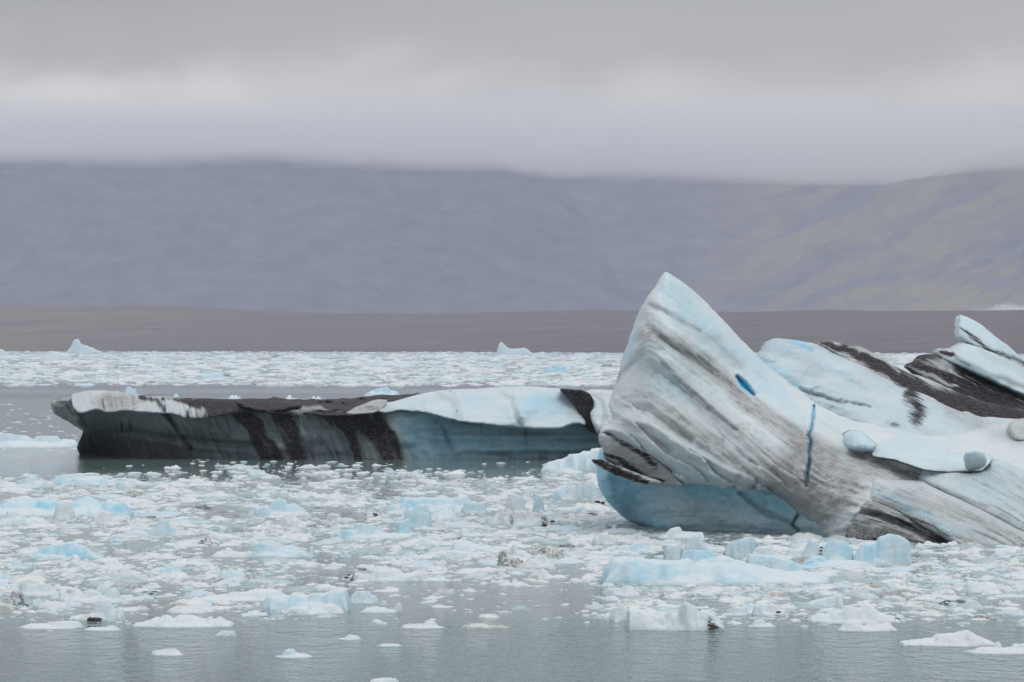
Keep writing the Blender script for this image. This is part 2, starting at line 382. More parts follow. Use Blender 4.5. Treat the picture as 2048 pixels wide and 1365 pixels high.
def mountains():
    xs = np.linspace(-2600, 2900, 520); ys = np.linspace(7000, 11600, 420)
    X, Y = np.meshgrid(xs, ys)
    # left massif bulges towards the lagoon, a valley opens right of the centre, a long spur comes down from the right
    A = (Y - (7800 + 0.00030 * (X + 500) ** 2 + 150 * fbm(X / 500, Y / 800, 31, 3)))
    left = np.minimum(0.40 * A, 395 - 0.0011 * np.maximum(X + 190, 0) ** 2 - 0.24 * (X + 75) + 70 * fbm(X / 150, Y / 260, 33, 4) + 0.10 * (Y - 8300))
    # spur crest climbs from the valley mouth to the upper right
    cr = 8800 + 60 * fbm(X / 300, Y / 3000, 13, 2)
    spur = 112 + 0.47 * (X - 396) + 14 * fbm(X / 130, Y / 3000, 14, 3) - 0.36 * np.maximum(cr - Y, 0) - (0.45 - 0.50 * sstep(450, 850, X)) * np.maximum(Y - cr, 0)
    back = 0.44 * (Y - 8480 - 0.25 * np.abs(X - 350)) + 30
    H = np.maximum(np.maximum(left, spur), back)
    wx = X + 90 * fbm(X / 260, Y / 260, 77, 3)
    H0 = H.copy()
    c = H0 - 0.45 * X + 35 * fbm(X / 330, Y / 600, 19, 3)
    gul = ridged(wx / 190, Y / 900, 41, 5)
    gul2 = ridged(c / 95, wx / 700, 57, 5)
    right = sstep(220, 420, X)
    H = H + (70 * (gul - 0.6) * (1 - right) + 46 * (gul2 - 0.6) * right) * sstep(20, 220, H) + 14 * fbm(X / 60, Y / 90, 5, 4) * sstep(0, 120, H)
    H = np.clip(H, -20, None)
    H = np.where(H > 448, 448 + 50 * (1 - np.exp(-(H - 448) / 90)), H)
    vr = 1.4 * sstep(330, 700, X + 0.3 * (200 - H0)) * sstep(0.50, 0.74, gul2 + 0.35 * fbm(c / 26, wx / 420, 93, 4)) * (0.75 + 0.5 * fbm(X / 300, H0 / 90, 91, 3))  # olive growth kept to the ridges, putting relief shading into the colour
    vl = 0.17 * sstep(0.0, 0.5, fbm(X / 260, H0 / 60, 95, 4)) + 0.12 * sstep(0.1, 0.5, fbm(wx / 40, H0 / 220, 96, 4))
    veg = vl * (1 - right) + vr * right
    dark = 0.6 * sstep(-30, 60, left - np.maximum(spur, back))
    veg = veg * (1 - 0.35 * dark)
    pale = sstep(930, 1010, X) * sstep(70, 78, H0 + 6 * fbm(X / 60, H0 / 8, 97, 3)) * sstep(0, 8, 80 + (X - 930) * 0.15 - H0 - 6 * fbm(X / 50, H0 / 10, 98, 3))
    V = np.stack([X, Y, H], -1).reshape(-1, 3)
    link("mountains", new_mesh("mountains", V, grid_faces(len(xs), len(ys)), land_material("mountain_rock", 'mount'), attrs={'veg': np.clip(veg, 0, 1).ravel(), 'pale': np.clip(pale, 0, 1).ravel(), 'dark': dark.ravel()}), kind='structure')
mountains()

def box(name, a, b, mat, **props):
    x0, y0, z0 = a; x1, y1, z1 = b
    V = [(x0, y0, z0), (x1, y0, z0), (x1, y1, z0), (x0, y1, z0), (x0, y0, z1), (x1, y0, z1), (x1, y1, z1), (x0, y1, z1)]
    Fc = [(0, 3, 2, 1), (4, 5, 6, 7), (0, 1, 5, 4), (1, 2, 6, 5), (2, 3, 7, 6), (3, 0, 4, 7)]
    return link(name, new_mesh(name, V, Fc, mat, smooth=False), **props)
CB = 396.0      # cloud base
def haze():
    m = bpy.data.materials.new("haze_air"); m.use_nodes = True; nt = m.node_tree; nt.nodes.clear()
    out = nt.nodes.new('ShaderNodeOutputMaterial'); v = nt.nodes.new('ShaderNodeVolumePrincipled')
    v.inputs['Color'].default_value = (0.73, 0.765, 0.94, 1); v.inputs['Density'].default_value = 9.0e-5
    v.inputs['Anisotropy'].default_value = 0.0
    nt.links.new(v.outputs[0], out.inputs['Volume'])
    box("haze", (-4300, -400, -22), (4300, 12300, CB), m, kind='stuff')
haze()
def cloud():
    m = bpy.data.materials.new("cloud_vapour"); m.use_nodes = True; nt = m.node_tree; nt.nodes.clear()
    out = nt.nodes.new('ShaderNodeOutputMaterial'); v = nt.nodes.new('ShaderNodeVolumePrincipled')
    v.inputs['Color'].default_value = (1.0, 0.994, 0.975, 1); v.inputs['Anisotropy'].default_value = 0.2
    geo = nt.nodes.new('ShaderNodeNewGeometry'); s = nt.nodes.new('ShaderNodeSeparateXYZ'); nt.links.new(geo.outputs['Position'], s.inputs[0])
    n = noise(nt, vscale(nt, geo.outputs['Position'], 0.0016, 0.0009, 0.004), 1.0, 3, 0.5)
    z = math_(nt, 'ADD', s.outputs[2], math_(nt, 'MULTIPLY', math_(nt, 'SUBTRACT', n, 0.5), 60.0))
    z = math_(nt, 'ADD', z, math_(nt, 'MULTIPLY', s.outputs[0], 0.018))
    n3 = noise(nt, vscale(nt, geo.outputs['Position'], 0.0011, 0.0012, 0.006), 1.0, 4, 0.6)
    d = maprange(nt, z, CB + 5, CB + 40, 0.0, 0.0060, False)
    d = math_(nt, 'MULTIPLY', d, maprange(nt, s.outputs[1], 7250, 9300))
    d = math_(nt, 'MULTIPLY', d, maprange(nt, math_(nt, 'ADD', s.outputs[2], math_(nt, 'MULTIPLY', n3, 90.0)), 630, 470))
    nt.links.new(d, v.inputs['Density']); nt.links.new(v.outputs[0], out.inputs['Volume'])
    m.cycles.volume_step_rate = 1.0
    box("cloud", (-4300, 7200, CB + 0.5), (4300, 10400, 590), m, kind='structure')
cloud()

# ------------------------------------------------------------------ iceberg pieces
def stroke(x, y, pts, soft=1.0):
    """1 on the line, falling to 0 at the width given with each point"""
    d, _, _, ww = polydist(x, y, pts)
    return np.clip(1 - (d / ww), 0, 1) ** soft
def area(x, y, poly, soft=10):
    d, _, _, _ = polydist(x, y, poly, True); s = np.where(inside(x, y, poly), d, -d)
    return sstep(-soft, soft, s)
def blob(x, y, cx, cy, rx, ry, rot=0):
    c, s = math.cos(rot), math.sin(rot); u = ((x - cx) * c + (y - cy) * s) / rx; v = (-(x - cx) * s + (y - cy) * c) / ry
    return np.clip(1 - (u * u + v * v), 0, 1)

def piece(name, outline, ctrl, parent, thick=4.0, R=22, Rm=1.0, step=3.0, jag=1.0, seed=0,
          strata=None, tdir=(0.75, 0.66), relief=None, paint=None, rough=0.06, amp=0.14, label=None, rmod=None):
    O = smooth_closed(outline, 5.0, jag, seed)
    x0, y0 = O.min(0) - step; x1, y1 = O.max(0) + step
    xs = np.arange(x0, x1 + step, step); ys = np.arange(y0, y1 + step, step)
    GX, GY = np.meshgrid(xs, ys); sh = GX.shape; gx, gy = GX.ravel(), GY.ravel()
    d, bx, by, _ = polydist(gx, gy, O, True); ins = inside(gx, gy, O)
    sd_ = np.where(ins, d, -d)
    keep = sd_ > -step * 1.45
    snap = keep & (sd_ < step * 0.25)
    gx = np.where(snap, bx, gx); gy = np.where(snap, by, gy)
    q = grid_faces(sh[1], sh[0])
    q = q[keep[q].all(1) & (sd_[q] > 0).any(1)]
    # snapped cells: split into triangles, keep those with area (as quads whose last corner repeats would shade badly)
    ax, ay = gx[q], gy[q]
    def tri(a, b, c): return ((ax[:, b] - ax[:, a]) * (ay[:, c] - ay[:, a]) - (ax[:, c] - ax[:, a]) * (ay[:, b] - ay[:, a])) / (step * step)
    good = np.minimum(np.minimum(tri(0, 1, 2), tri(0, 2, 3)), np.minimum(tri(0, 1, 3), tri(1, 2, 3))) > 0.03
    bad = q[~good]; tq = []
    for (a, b, c) in ((0, 1, 2), (0, 2, 3)):
        m = tri(a, b, c)[~good] > 0.06
        tq.append(bad[m][:, [a, b, c]])
    tq = np.concatenate(tq); q = q[good]
    allq = np.concatenate([q, np.concatenate([tq, tq[:, 2:3]], 1)]) if len(tq) else q
    q = allq
    used = np.unique(q); remap = -np.ones(len(gx), int); remap[used] = np.arange(len(used))
    q = remap[q]; px, py = gx[used], gy[used]; dd = np.where(snap[used], 0, np.abs(sd_[used]))
    D0 = tps(ctrl)(px, py) if len(ctrl) > 1 else np.full(px.shape, ctrl[0][2], float)
    k = np.clip(dd / R, 0, 1)
    rm_ = Rm if rmod is None else Rm * rmod(px, py)
    fr = D0 + rm_ * (1 - np.sqrt(np.clip(1 - (1 - k) ** 2, 0, 1)))
    sfield = tps(strata)(px, py) if strata else py / 100.0 * (0.15 if amp < 0.055 else 1.0)
    tfield = (px * tdir[0] + py * tdir[1]) / 100.0
    dis = amp * fbm(sfield * 11, tfield * 0.9, seed + 3, 4) + 0.22 * amp * fbm(sfield * 34, tfield * 1.7, seed + 4, 3)
    dis = dis + rough * fbm(px / 11, py / 11, seed + 8, 4) + 0.30 * fbm(px / 75, py / 60, seed + 12, 3) * (amp / 0.14)
    fr = fr - dis * sstep(0, 0.5, k)
    if relief is not None: fr = fr + relief(px, py) * sstep(0, 0.35, k)
    Vf = to_world(px, py, fr)
    # edges used once are the rim, shared by front and back
    istri = q[:, 2] == q[:, 3]
    e = np.concatenate([q[:, [0, 1]], q[:, [1, 2]], q[:, [2, 3]], q[:, [3, 0]]]); es = np.sort(e[e[:, 0] != e[:, 1]], 1)
    key = es[:, 0].astype(np.int64) * len(px) + es[:, 1]
    u, cnt = np.unique(key, return_counts=True); b1 = u[cnt == 1]
    rim = np.zeros(len(px), bool); rim[(b1 // len(px)).astype(int)] = True; rim[(b1 % len(px)).astype(int)] = True
    bk = np.where(rim, 0, np.arange(len(px)))
    Vb = Vf.copy(); kb = np.clip(dd / (R * 1.6), 0, 1)
    Vb[:, 1] = D0 + 0.25 + thick * np.sqrt(np.clip(1 - (1 - kb) ** 2, 0, 1)) + 0.3 * fbm(px / 60, py / 60, seed + 40, 3)
    Vb0 = to_world(px, py, D0); Vb[:, 0] = Vb0[:, 0]; Vb[:, 2] = Vb0[:, 2]
    inner = np.where(~rim)[0]; mp = np.arange(len(px)); mp[inner] = len(px) + np.arange(len(inner))
    V = np.concatenate([Vf, Vb[inner]]); Q = np.concatenate([q[:, ::-1], mp[q]])
    wx = px + 7 * fbm(px / 30, py / 30, seed + 60, 3); wy = py + 7 * fbm(px / 30, py / 30, seed + 70, 3)
    T = np.zeros((len(px), 4))
    if paint is not None: paint(wx, wy, px, py, T)
    T = np.clip(T, 0, 1); T = np.concatenate([T, T[inner]])
    st = np.stack([sfield, tfield, 0 * tfield], -1); st = np.concatenate([st, st[inner]])
    me = new_mesh(name, V, Q, M_BERG, attrs={'tint': T, 'strata': st})
    o = link(name, me, parent)
    if label: o['label'] = label
    return o
def empty(name, loc, **props):
    o = bpy.data.objects.new(name, None); COL.objects.link(o)
    for k, v in props.items(): o[k] = v
    return o

# ---- the tall iceberg on the right
ST_MAIN = []
for val, line in ((0.0, [(1330, 545), (1440, 635), (1520, 705), (1640, 805), (1760, 870), (2050, 960)]),
                  (1.0, [(1308, 600), (1345, 625), (1420, 680), (1500, 755), (1600, 845), (1700, 905), (1800, 935)]),
                  (2.0, [(1262, 690), (1297, 655), (1340, 682), (1400, 735), (1480, 805), (1560, 868), (1620, 905), (1710, 945)]),
                  (3.0, [(1245, 740), (1290, 703), (1330, 728), (1400, 790), (1480, 865), (1560, 935), (1640, 985)]),
                  (4.0, [(1222, 800), (1300, 800), (1380, 860), (1450, 915), (1530, 975), (1620, 1040)]),
                  (5.0, [(1200, 860), (1280, 880), (1350, 925), (1440, 975), (1520, 1030)])):
    ST_MAIN += [(x, y, val) for x, y in line]

berg = empty("iceberg", None, label="tall pointed white iceberg with slanting grey dirt bands and a blue undercut foot", category="iceberg")

def paint_main(x, y, px, py, T):
    d = T[:, 0]
    d += 0.45 * stroke(x, y, [(1296, 610, 5), (1320, 618, 6), (1360, 640, 14), (1430, 680, 20), (1480, 730, 14)])
    d += 0.95 * stroke(x, y, [(1285, 672, 22), (1310, 665, 22), (1360, 690, 26), (1420, 735, 26), (1480, 795, 24), (1540, 840, 26), (1600, 880, 34), (1640, 910, 40)], 0.8)
    d += 0.7 * stroke(x, y, [(1232, 760, 8), (1262, 722, 10), (1285, 700, 12)])
    d += 0.5 * stroke(x, y, [(1300, 705, 10), (1335, 730, 12), (1400, 800, 26), (1470, 860, 28), (1540, 930, 40), (1600, 990, 50)], 0.8)
    d += 0.40 * stroke(x, y, [(1270, 790, 14), (1350, 840, 20), (1430, 900, 30), (1500, 950, 30)])
    d += 0.8 * area(x, y, [(1560, 900), (1620, 880), (1700, 905), (1850, 950), (1845, 965), (1720, 965), (1700, 1010), (1650, 1060), (1600, 1030), (1540, 985)], 22)
    d += 0.55 * stroke(x, y, [(1700, 905, 12), (1760, 925, 20), (1845, 955, 16)])
    d += 0.45 * stroke(x, y, [(1250, 842, 10), (1300, 870, 12), (1340, 900, 14)])
    d += 0.30 * area(x, y, [(1640, 990), (1740, 960), (1740, 1010), (1700, 1095), (1610, 1075)], 26) * (0.6 + 0.9 * fbm(px / 22, py / 12, 66, 3))
    d += 0.25 * area(x, y, [(1230, 750), (1300, 700), (1420, 800), (1560, 940), (1560, 1000), (1340, 960), (1210, 880)], 20)
    d += 0.5 * area(x, y, [(1960, 860), (2110, 840), (2110, 900), (2020, 885)], 18)
    T[:, 1] += 0.45 * stroke(x, y, [(1296, 652, 4), (1299, 675, 7), (1296, 690, 3)])
    T[:, 1] += 0.40 * stroke(x, y, [(1430, 742, 3), (1450, 762, 8), (1500, 800, 8), (1560, 840, 5)])
    T[:, 1] += 0.52 * stroke(x, y, [(1590, 960, 6), (1640, 965, 9), (1690, 962, 4)])
    T[:, 1] += 0.5 * stroke(x, y, [(1715, 908, 4), (1760, 935, 6), (1840, 950, 6)])
    T[:, 1] += 0.35 * stroke(x, y, [(1580, 880, 5), (1620, 915, 12), (1660, 930, 5)])
    b = T[:, 2]
    b += 1.6 * stroke(px, py, [(1476, 757, 6), (1486, 770, 12), (1506, 788, 6)], 0.8)
    b += 1.5 * stroke(px, py, [(1628, 812, 2.4), (1626, 835, 3), (1623, 858, 3), (1617, 872, 3.2), (1622, 884, 3.4), (1618, 905, 3.6), (1619, 925, 3.6), (1615, 945, 3.4), (1613, 972, 2.4)], 0.5)
    ck = np.clip(1.4 * stroke(px, py, [(1628, 812, 2.4), (1626, 835, 3), (1623, 858, 3), (1617, 872, 3.2), (1622, 884, 3.4), (1618, 905, 3.6), (1619, 925, 3.6), (1615, 945, 3.4), (1613, 972, 2.4)]) + 1.5 * stroke(px, py, [(1476, 757, 7), (1486, 770, 13), (1506, 788, 7)]), 0, 1)
    T[:, 0] *= 1 - ck; T[:, 1] *= 1 - ck
    b += 0.55 * stroke(px, py, [(1516, 712, 10), (1560, 745, 10), (1600, 775, 8)], 0.8)
    b += 0.30 * area(x, y, [(1310, 575), (1350, 560), (1430, 640), (1560, 760), (1600, 830), (1520, 790), (1430, 700), (1330, 625)], 22)
    b += 0.25 * stroke(x, y, [(1310, 780, 20), (1330, 760, 30), (1380, 800, 20)]) + 0.45 * stroke(x, y, [(1250, 700, 12), (1258, 730, 8), (1270, 660, 10)])
    b += 0.35 * stroke(x, y, [(1380, 800, 6), (1450, 860, 8), (1500, 900, 5)])
    b += 0.25 * stroke(x, y, [(1250, 905, 20), (1330, 930, 22), (1430, 960, 14)])

def relief_main(px, py):
    r = 0.85 * np.clip(stroke(px, py, [(1474, 754, 6), (1486, 770, 12), (1508, 790, 5)]), 0, 1)
    r += 1.2 * stroke(px, py, [(1628, 812, 3.4), (1626, 835, 4), (1623, 858, 4), (1617, 872, 4), (1622, 884, 4.4), (1618, 905, 4.6), (1619, 925, 4.6), (1615, 945, 4.4), (1613, 972, 3.4)], 0.6)
    r += 0.30 * stroke(px, py, [(1300, 612, 10), (1340, 632, 10), (1400, 665, 6)])
    r += 0.45 * stroke(px, py, [(1296, 655, 12), (1340, 690, 12), (1420, 745, 16), (1500, 800, 14), (1600, 870, 10)])
    r -= 0.45 * stroke(px, py, [(1300, 712, 16), (1330, 728, 18), (1400, 790, 16), (1470, 850, 10)])
    r += 0.35 * stroke(px, py, [(1225, 810, 12), (1300, 822, 16), (1380, 880, 12)])
    r -= 0.35 * stroke(px, py, [(1250, 838, 12), (1300, 850, 14), (1400, 910, 12), (1470, 950, 10)])
    # terraces in the layered lower face
    s = (px * -0.60 + py * 0.80)
    saw = (s / 27.0 + 0.35 * fbm(px / 60, py / 60, 5, 2)) % 1.0
    lowf = area(px, py, [(1225, 790), (1330, 800), (1450, 880), (1560, 950), (1600, 1020), (1470, 985), (1330, 960), (1200, 870)], 25)
    r += 0.42 * (saw - 0.5) * lowf
    saw2 = (s / 19.0 + 0.3 * fbm(px / 50, py / 50, 15, 2)) % 1.0
    r += 0.13 * (saw2 - 0.5) * area(px, py, [(1290, 690), (1400, 740), (1600, 880), (1700, 960), (1600, 1010), (1420, 860), (1280, 760)], 20)
    # hollows right of the crack
    r += 0.35 * fbm((px - py * .5) / 26, (py + px * .3) / 12, 67, 4) * area(px, py, [(1620, 980), (1740, 960), (1720, 1095), (1600, 1085)], 22)
    r += 0.5 * stroke(px, py, [(1640, 860, 18), (1680, 890, 24), (1690, 905, 10)])
    r -= 0.5 * blob(px, py, 1830, 905, 110, 34, 0.25)
    r += 0.55 * stroke(px, py, [(1700, 908, 10), (1770, 932, 16), (1850, 960, 10)])
    return r

main_out = [(1330, 544), (1352, 556), (1376, 572), (1405, 598), (1440, 634), (1478, 675), (1516, 713), (1560, 752), (1600, 782), (1640, 812), (1700, 840), (1760, 852), (1850, 872), (1930, 868),
            (2010, 850), (2110, 836), (2160, 900), (2160, 1010), (1980, 1040), (1860, 1060), (1715, 1120), (1672, 1120), (1640, 1076), (1612, 1056), (1598, 1050), (1592, 1032), (1568, 1004), (1545, 988), (1512, 983), (1508, 975), (1496, 984),
            (1478, 982), (1470, 973), (1444, 981), (1438, 973), (1400, 968), (1365, 968), (1345, 960), (1338, 945), (1322, 930), (1300, 915), (1270, 897), (1240, 882), (1215, 869), (1199, 868), (1204, 858), (1218, 848), (1226, 836),
            (1219, 815), (1225, 790), (1236, 760), (1240, 745), (1247, 715), (1256, 690), (1268, 655), (1282, 620), (1293, 598), (1312, 572)]
main_ctl = [(1330, 545, 168.5), (1300, 610, 166.6), (1297, 660, 165.8), (1290, 700, 165.0), (1275, 640, 168.3), (1250, 720, 168.2), (1235, 770, 166.5), (1300, 780, 163.5), (1400, 600, 169.4), (1440, 680, 167.4),
            (1500, 705, 169.2), (1600, 785, 168.5), (1380, 760, 164.2), (1480, 800, 164.8), (1560, 840, 164.2), (1620, 860, 163.4), (1660, 830, 166.0), (1225, 830, 164.5), (1200, 868, 163.6), (1300, 870, 161.9),
            (1400, 900, 161.6), (1450, 975, 161.2), (1500, 980, 161.3), (1560, 930, 161.4), (1600, 1000, 160.8), (1650, 1000, 159.0), (1610, 1060, 163.0), (1650, 1074, 160.0), (1700, 1088, 157.9),
            (1700, 920, 160.8), (1760, 860, 166.5), (1760, 940, 159.6), (1850, 880, 164.5), (1850, 950, 159.5), (1980, 900, 162.5), (2000, 960, 158.5), (2100, 850, 165.5), (2110, 940, 159), (1850, 1020, 160), (2100, 1010, 160), (1345, 955, 161.8)]
piece("ice_peak", main_out, main_ctl, berg, thick=9, R=26, Rm=1.5, jag=1.6, seed=1, strata=ST_MAIN, relief=relief_main, paint=paint_main, rmod=lambda x, y: 1 - 0.85 * sstep(1640, 1740, x) * sstep(930, 900, y))

def paint_under(x, y, px, py, T):
    T[:, 2] += 0.80 - 0.50 * blob(x, y, 1440, 1035, 180, 44, 0.12) - 0.3 * blob(x, y, 1330, 990, 60, 40)
    T[:, 2] -= 0.35 * sstep(1540, 1600, px) * sstep(1010, 1060, py)
    T[:, 3] += 0.45 * sstep(1042, 1060, py) + 0.25 * stroke(x, y, [(1470, 985, 6), (1520, 1020, 6), (1580, 1045, 8)])
def relief_under(px, py):
    return 0.5 * stroke(px, py, [(1480, 985, 7), (1530, 1025, 8), (1580, 1045, 5)]) + 0.9 * stroke(px, py, [(1599, 1025, 4), (1585, 1050, 5), (1598, 1062, 4)]) - 0.3 * fbm(px / 40, py / 26, 8, 3)
piece("blue_undercut", [(1193, 938), (1196, 972), (1212, 1000), (1236, 1026), (1262, 1046), (1300, 1056), (1320, 1090), (1500, 1110), (1690, 1120), (1700, 1040), (1640, 960), (1500, 930), (1340, 900), (1230, 880), (1200, 900)],
      [(1195, 945, 166.8), (1215, 1000, 168.0), (1262, 1045, 170.5), (1300, 940, 166.3), (1300, 1056, 167.9), (1400, 1061, 165.6), (1400, 970, 164.9), (1500, 1065, 163.8), (1500, 990, 163.5), (1600, 1068, 162.4), (1600, 1030, 162.4), (1690, 1078, 158.3), (1640, 960, 161)],
      berg, thick=6, R=24, Rm=1.3, seed=2, paint=paint_under, relief=relief_under, amp=0.08, label="smooth wet blue undercut foot at the waterline")

def paint_maw(x, y, px, py, T):
    T[:, 0] += 0.55; T[:, 3] += 0.45 * sstep(860, 900, py)
    T[:, 1] += 0.75 * stroke(x, y, [(1206, 866, 4), (1250, 888, 10), (1290, 910, 18), (1310, 930, 14)])
    T[:, 1] += 0.95 * stroke(x, y, [(1208, 905, 10), (1250, 930, 16), (1290, 955, 16), (1330, 965, 6)])  # grey hollow with two darker strokes running along it
piece("dark_hollow", [(1200, 866), (1240, 872), (1300, 905), (1345, 945), (1368, 972), (1320, 972), (1270, 960), (1212, 922), (1206, 900), (1198, 884)],
      [(1205, 870, 163.9), (1260, 910, 163.0), (1300, 940, 162.6), (1360, 968, 162.0), (1212, 918, 163.8), (1290, 965, 163.0)], berg, thick=4, R=10, Rm=0.5, seed=3, paint=paint_maw, amp=0.08, label="dark grey hollow under the white lip")
def paint_shelf(x, y, px, py, T):
    T[:, 1] += 0.95 * stroke(x, y, [(1184, 921, 7), (1215, 932, 15), (1250, 950, 16), (1290, 965, 12)], 0.7); T[:, 0] += 0.5
piece("jutting_shelf", [(1182, 921), (1200, 919), (1235, 932), (1270, 945), (1310, 958), (1330, 966), (1300, 966), (1292, 971), (1278, 968), (1245, 956), (1212, 942), (1192, 932)],
      [(1183, 921, 162.4), (1250, 945, 161.8), (1300, 965, 161.6), (1240, 955, 161.9)], berg, thick=2.5, R=8, Rm=0.35, seed=4, paint=paint_shelf, amp=0.06, jag=1.8, label="thin shelf caked in black grit sticking out to the side")

# rear white shoulder
def paint_hump(x, y, px, py, T):
    T[:, 0] += 0.14 + 0.25 * sstep(0.0, 0.6, fbm(px / 60, (py - px * 0.3) / 22, 71, 4))
    T[:, 0] += 0.30 * stroke(x, y, [(1640, 690, 14), (1720, 720, 26), (1800, 760, 30), (1880, 800, 26), (1960, 830, 26)])
    T[:, 0] += 0.5 * area(x, y, [(1900, 830), (1980, 840), (2100, 870), (2100, 900), (1960, 880)], 25)
    T[:, 0] += 0.55 * stroke(x, y, [(1600, 780, 3), (1660, 800, 4), (1730, 812, 3)])
    T[:, 1] += 0.6 * stroke(x, y, [(1795, 752, 9), (1812, 766, 16), (1824, 772, 10)], 0.7)
    T[:, 1] += 0.72 * stroke(x, y, [(1822, 798, 24), (1838, 822, 32), (1832, 842, 24)], 0.6) + 0.35 * blob(x, y, 1818, 784, 24, 14)
    T[:, 1] += 0.55 * blob(x, y, 1790, 851, 18, 12) + 0.35 * stroke(x, y, [(1860, 790, 3), (1910, 815, 6), (1940, 835, 8)])
    T[:, 2] += 0.85 * stroke(px, py, [(1585, 683, 8), (1605, 692, 13), (1622, 700, 8)], 0.8) + 0.45 * stroke(px, py, [(1525, 715, 10), (1570, 750, 9), (1610, 780, 7)])
    T[:, 2] += 0.18 + 0.25 * stroke(x, y, [(1540, 690, 20), (1560, 690, 22), (1590, 720, 14)]) + 0.2 * stroke(x, y, [(1640, 720, 10), (1700, 760, 16)])
def relief_hump(px, py):
    r = 0.8 * stroke(px, py, [(1583, 682, 9), (1605, 692, 14), (1624, 700, 9)])
    r += 0.5 * stroke(px, py, [(1625, 705, 8), (1650, 735, 9), (1700, 765, 10), (1720, 775, 6)]) + 0.7 * stroke(px, py, [(1800, 770, 18), (1830, 815, 28), (1830, 840, 20)])
    r += 0.5 * stroke(px, py, [(1600, 780, 7), (1670, 802, 8), (1740, 815, 5)]) + 0.55 * blob(px, py, 1790, 850, 26, 16)
    r += 0.5 * stroke(px, py, [(1850, 780, 6), (1900, 812, 8), (1940, 835, 8)])
    r += 0.5 * fbm(px / 55, (py + px * 0.4) / 26, 18, 4)
    return r
ST_RIGHT = [(x, y, v) for v, l in ((0, [(1560, 660), (1740, 690), (1900, 770), (2060, 840)]), (1.5, [(1540, 730), (1700, 760), (1850, 820), (2060, 900)]), (3, [(1560, 790), (1750, 860), (1900, 930), (2060, 990)])) for x, y in l]
piece("rear_shoulder", [(1514, 716), (1524, 700), (1535, 683), (1548, 677), (1580, 679), (1620, 686), (1660, 697), (1720, 722), (1790, 760), (1860, 790), (1920, 810), (2000, 830), (2120, 850), (2130, 960), (1900, 960), (1700, 920), (1600, 850), (1530, 760)],
      [(1516, 716, 174), (1548, 678, 176), (1620, 686, 178), (1660, 697, 179.5), (1600, 740, 172.2), (1700, 760, 173.5), (1620, 800, 171), (1790, 760, 177), (1750, 840, 167.8), (1850, 850, 167.4), (1920, 812, 174), (1900, 880, 165.8), (2000, 835, 172), (2000, 880, 166.4), (2110, 855, 171), (2110, 940, 169), (1700, 900, 168.4)],
      berg, thick=7, R=26, Rm=1.8, seed=5, strata=ST_RIGHT, paint=paint_hump, relief=relief_hump, rough=0.05)

def paint_dark(x, y, px, py, T):
    T[:, 1] += 0.25 + 0.75 * stroke(x, y, [(1640, 688, 5), (1700, 700, 15), (1760, 730, 20), (1830, 775, 24), (1900, 805, 28), (1980, 825, 36), (2100, 850, 40)], 0.7); T[:, 0] += 0.7
    T[:, 1] -= 0.45 * stroke(x, y, [(1700, 695, 6), (1750, 712, 8), (1800, 745, 5)])
    T[:, 1] -= 0.4 * sstep(1880, 1780, px) * sstep(0, 22, py - np.interp(px, [1640, 1720, 1800, 1900, 2000], [694, 722, 764, 805, 842])) 
piece("debris_ridge", [(1632, 687), (1665, 684), (1695, 690), (1716, 693), (1750, 708), (1790, 732), (1818, 745), (1860, 760), (1930, 790), (2000, 812), (2120, 835), (2120, 900), (2020, 868), (1960, 850), (1900, 826), (1840, 795), (1780, 766), (1720, 738), (1670, 708)],
      [(1632, 687, 180), (1700, 693, 180.5), (1760, 715, 180), (1720, 735, 177.6), (1820, 748, 179), (1830, 792, 175.0), (1930, 792, 176), (1930, 838, 171.8), (2050, 820, 174), (2030, 865, 169.8), (2120, 880, 169)],
      berg, thick=5, R=12, Rm=0.8, seed=6, strata=ST_RIGHT, paint=paint_dark, jag=1.8, rough=0.10, label="ridge caked in black debris")
def paint_dark2(x, y, px, py, T):
    T[:, 1] += 0.82; T[:, 0] += 0.5
    T[:, 1] -= 0.5 * stroke(x, y, [(1822, 735, 6), (1860, 752, 8), (1910, 775, 5)]); T[:, 3] += 0.8 * stroke(x, y, [(1822, 737, 8), (1860, 755, 9), (1910, 778, 5)])
    T[:, 1] -= 0.35 * blob(x, y, 1880, 728, 50, 16, 0.3) + 0.25 * stroke(x, y, [(1900, 740, 5), (1980, 775, 12), (2060, 800, 8)])
piece("debris_ridge", [(1814, 735), (1822, 727), (1834, 722), (1846, 711), (1862, 708), (1890, 716), (1920, 722), (1970, 745), (2020, 768), (2120, 800), (2120, 870), (2000, 835), (1920, 800), (1860, 768)],
      [(1814, 735, 181), (1850, 710, 183), (1920, 722, 184), (2030, 770, 183), (1900, 790, 178.5), (2000, 830, 177), (2120, 810, 182), (2110, 860, 176)],
      berg, thick=5, R=14, Rm=1.0, seed=7, strata=ST_RIGHT, paint=paint_dark2, jag=1.6, rough=0.14, label="black debris ridge behind the first one")
def paint_fin(x, y, px, py, T):
    T[:, 1] += 0.72 * stroke(x, y, [(1918, 658, 5), (1940, 676, 6), (1990, 704, 8), (2048, 730, 9), (2110, 760, 9)], 0.7)
    T[:, 0] += 0.4 * stroke(x, y, [(1925, 672, 14), (1990, 706, 16), (2100, 760, 18)]); T[:, 2] += 0.22
piece("ice_fin", [(1921, 630), (1934, 634), (1962, 649), (1990, 672), (2020, 695), (2038, 712), (2060, 730), (2120, 770), (2120, 800), (2060, 765), (2000, 722), (1960, 700), (1930, 684), (1919, 676), (1916, 655)],
      [(1921, 632, 187), (1918, 670, 185), (1990, 675, 186), (1980, 705, 184.5), (2060, 735, 185.5), (2060, 760, 184), (2120, 785, 185)],
      berg, thick=4, R=13, Rm=0.9, seed=8, strata=ST_RIGHT, paint=paint_fin, label="upright pale fin crossed by one black band")
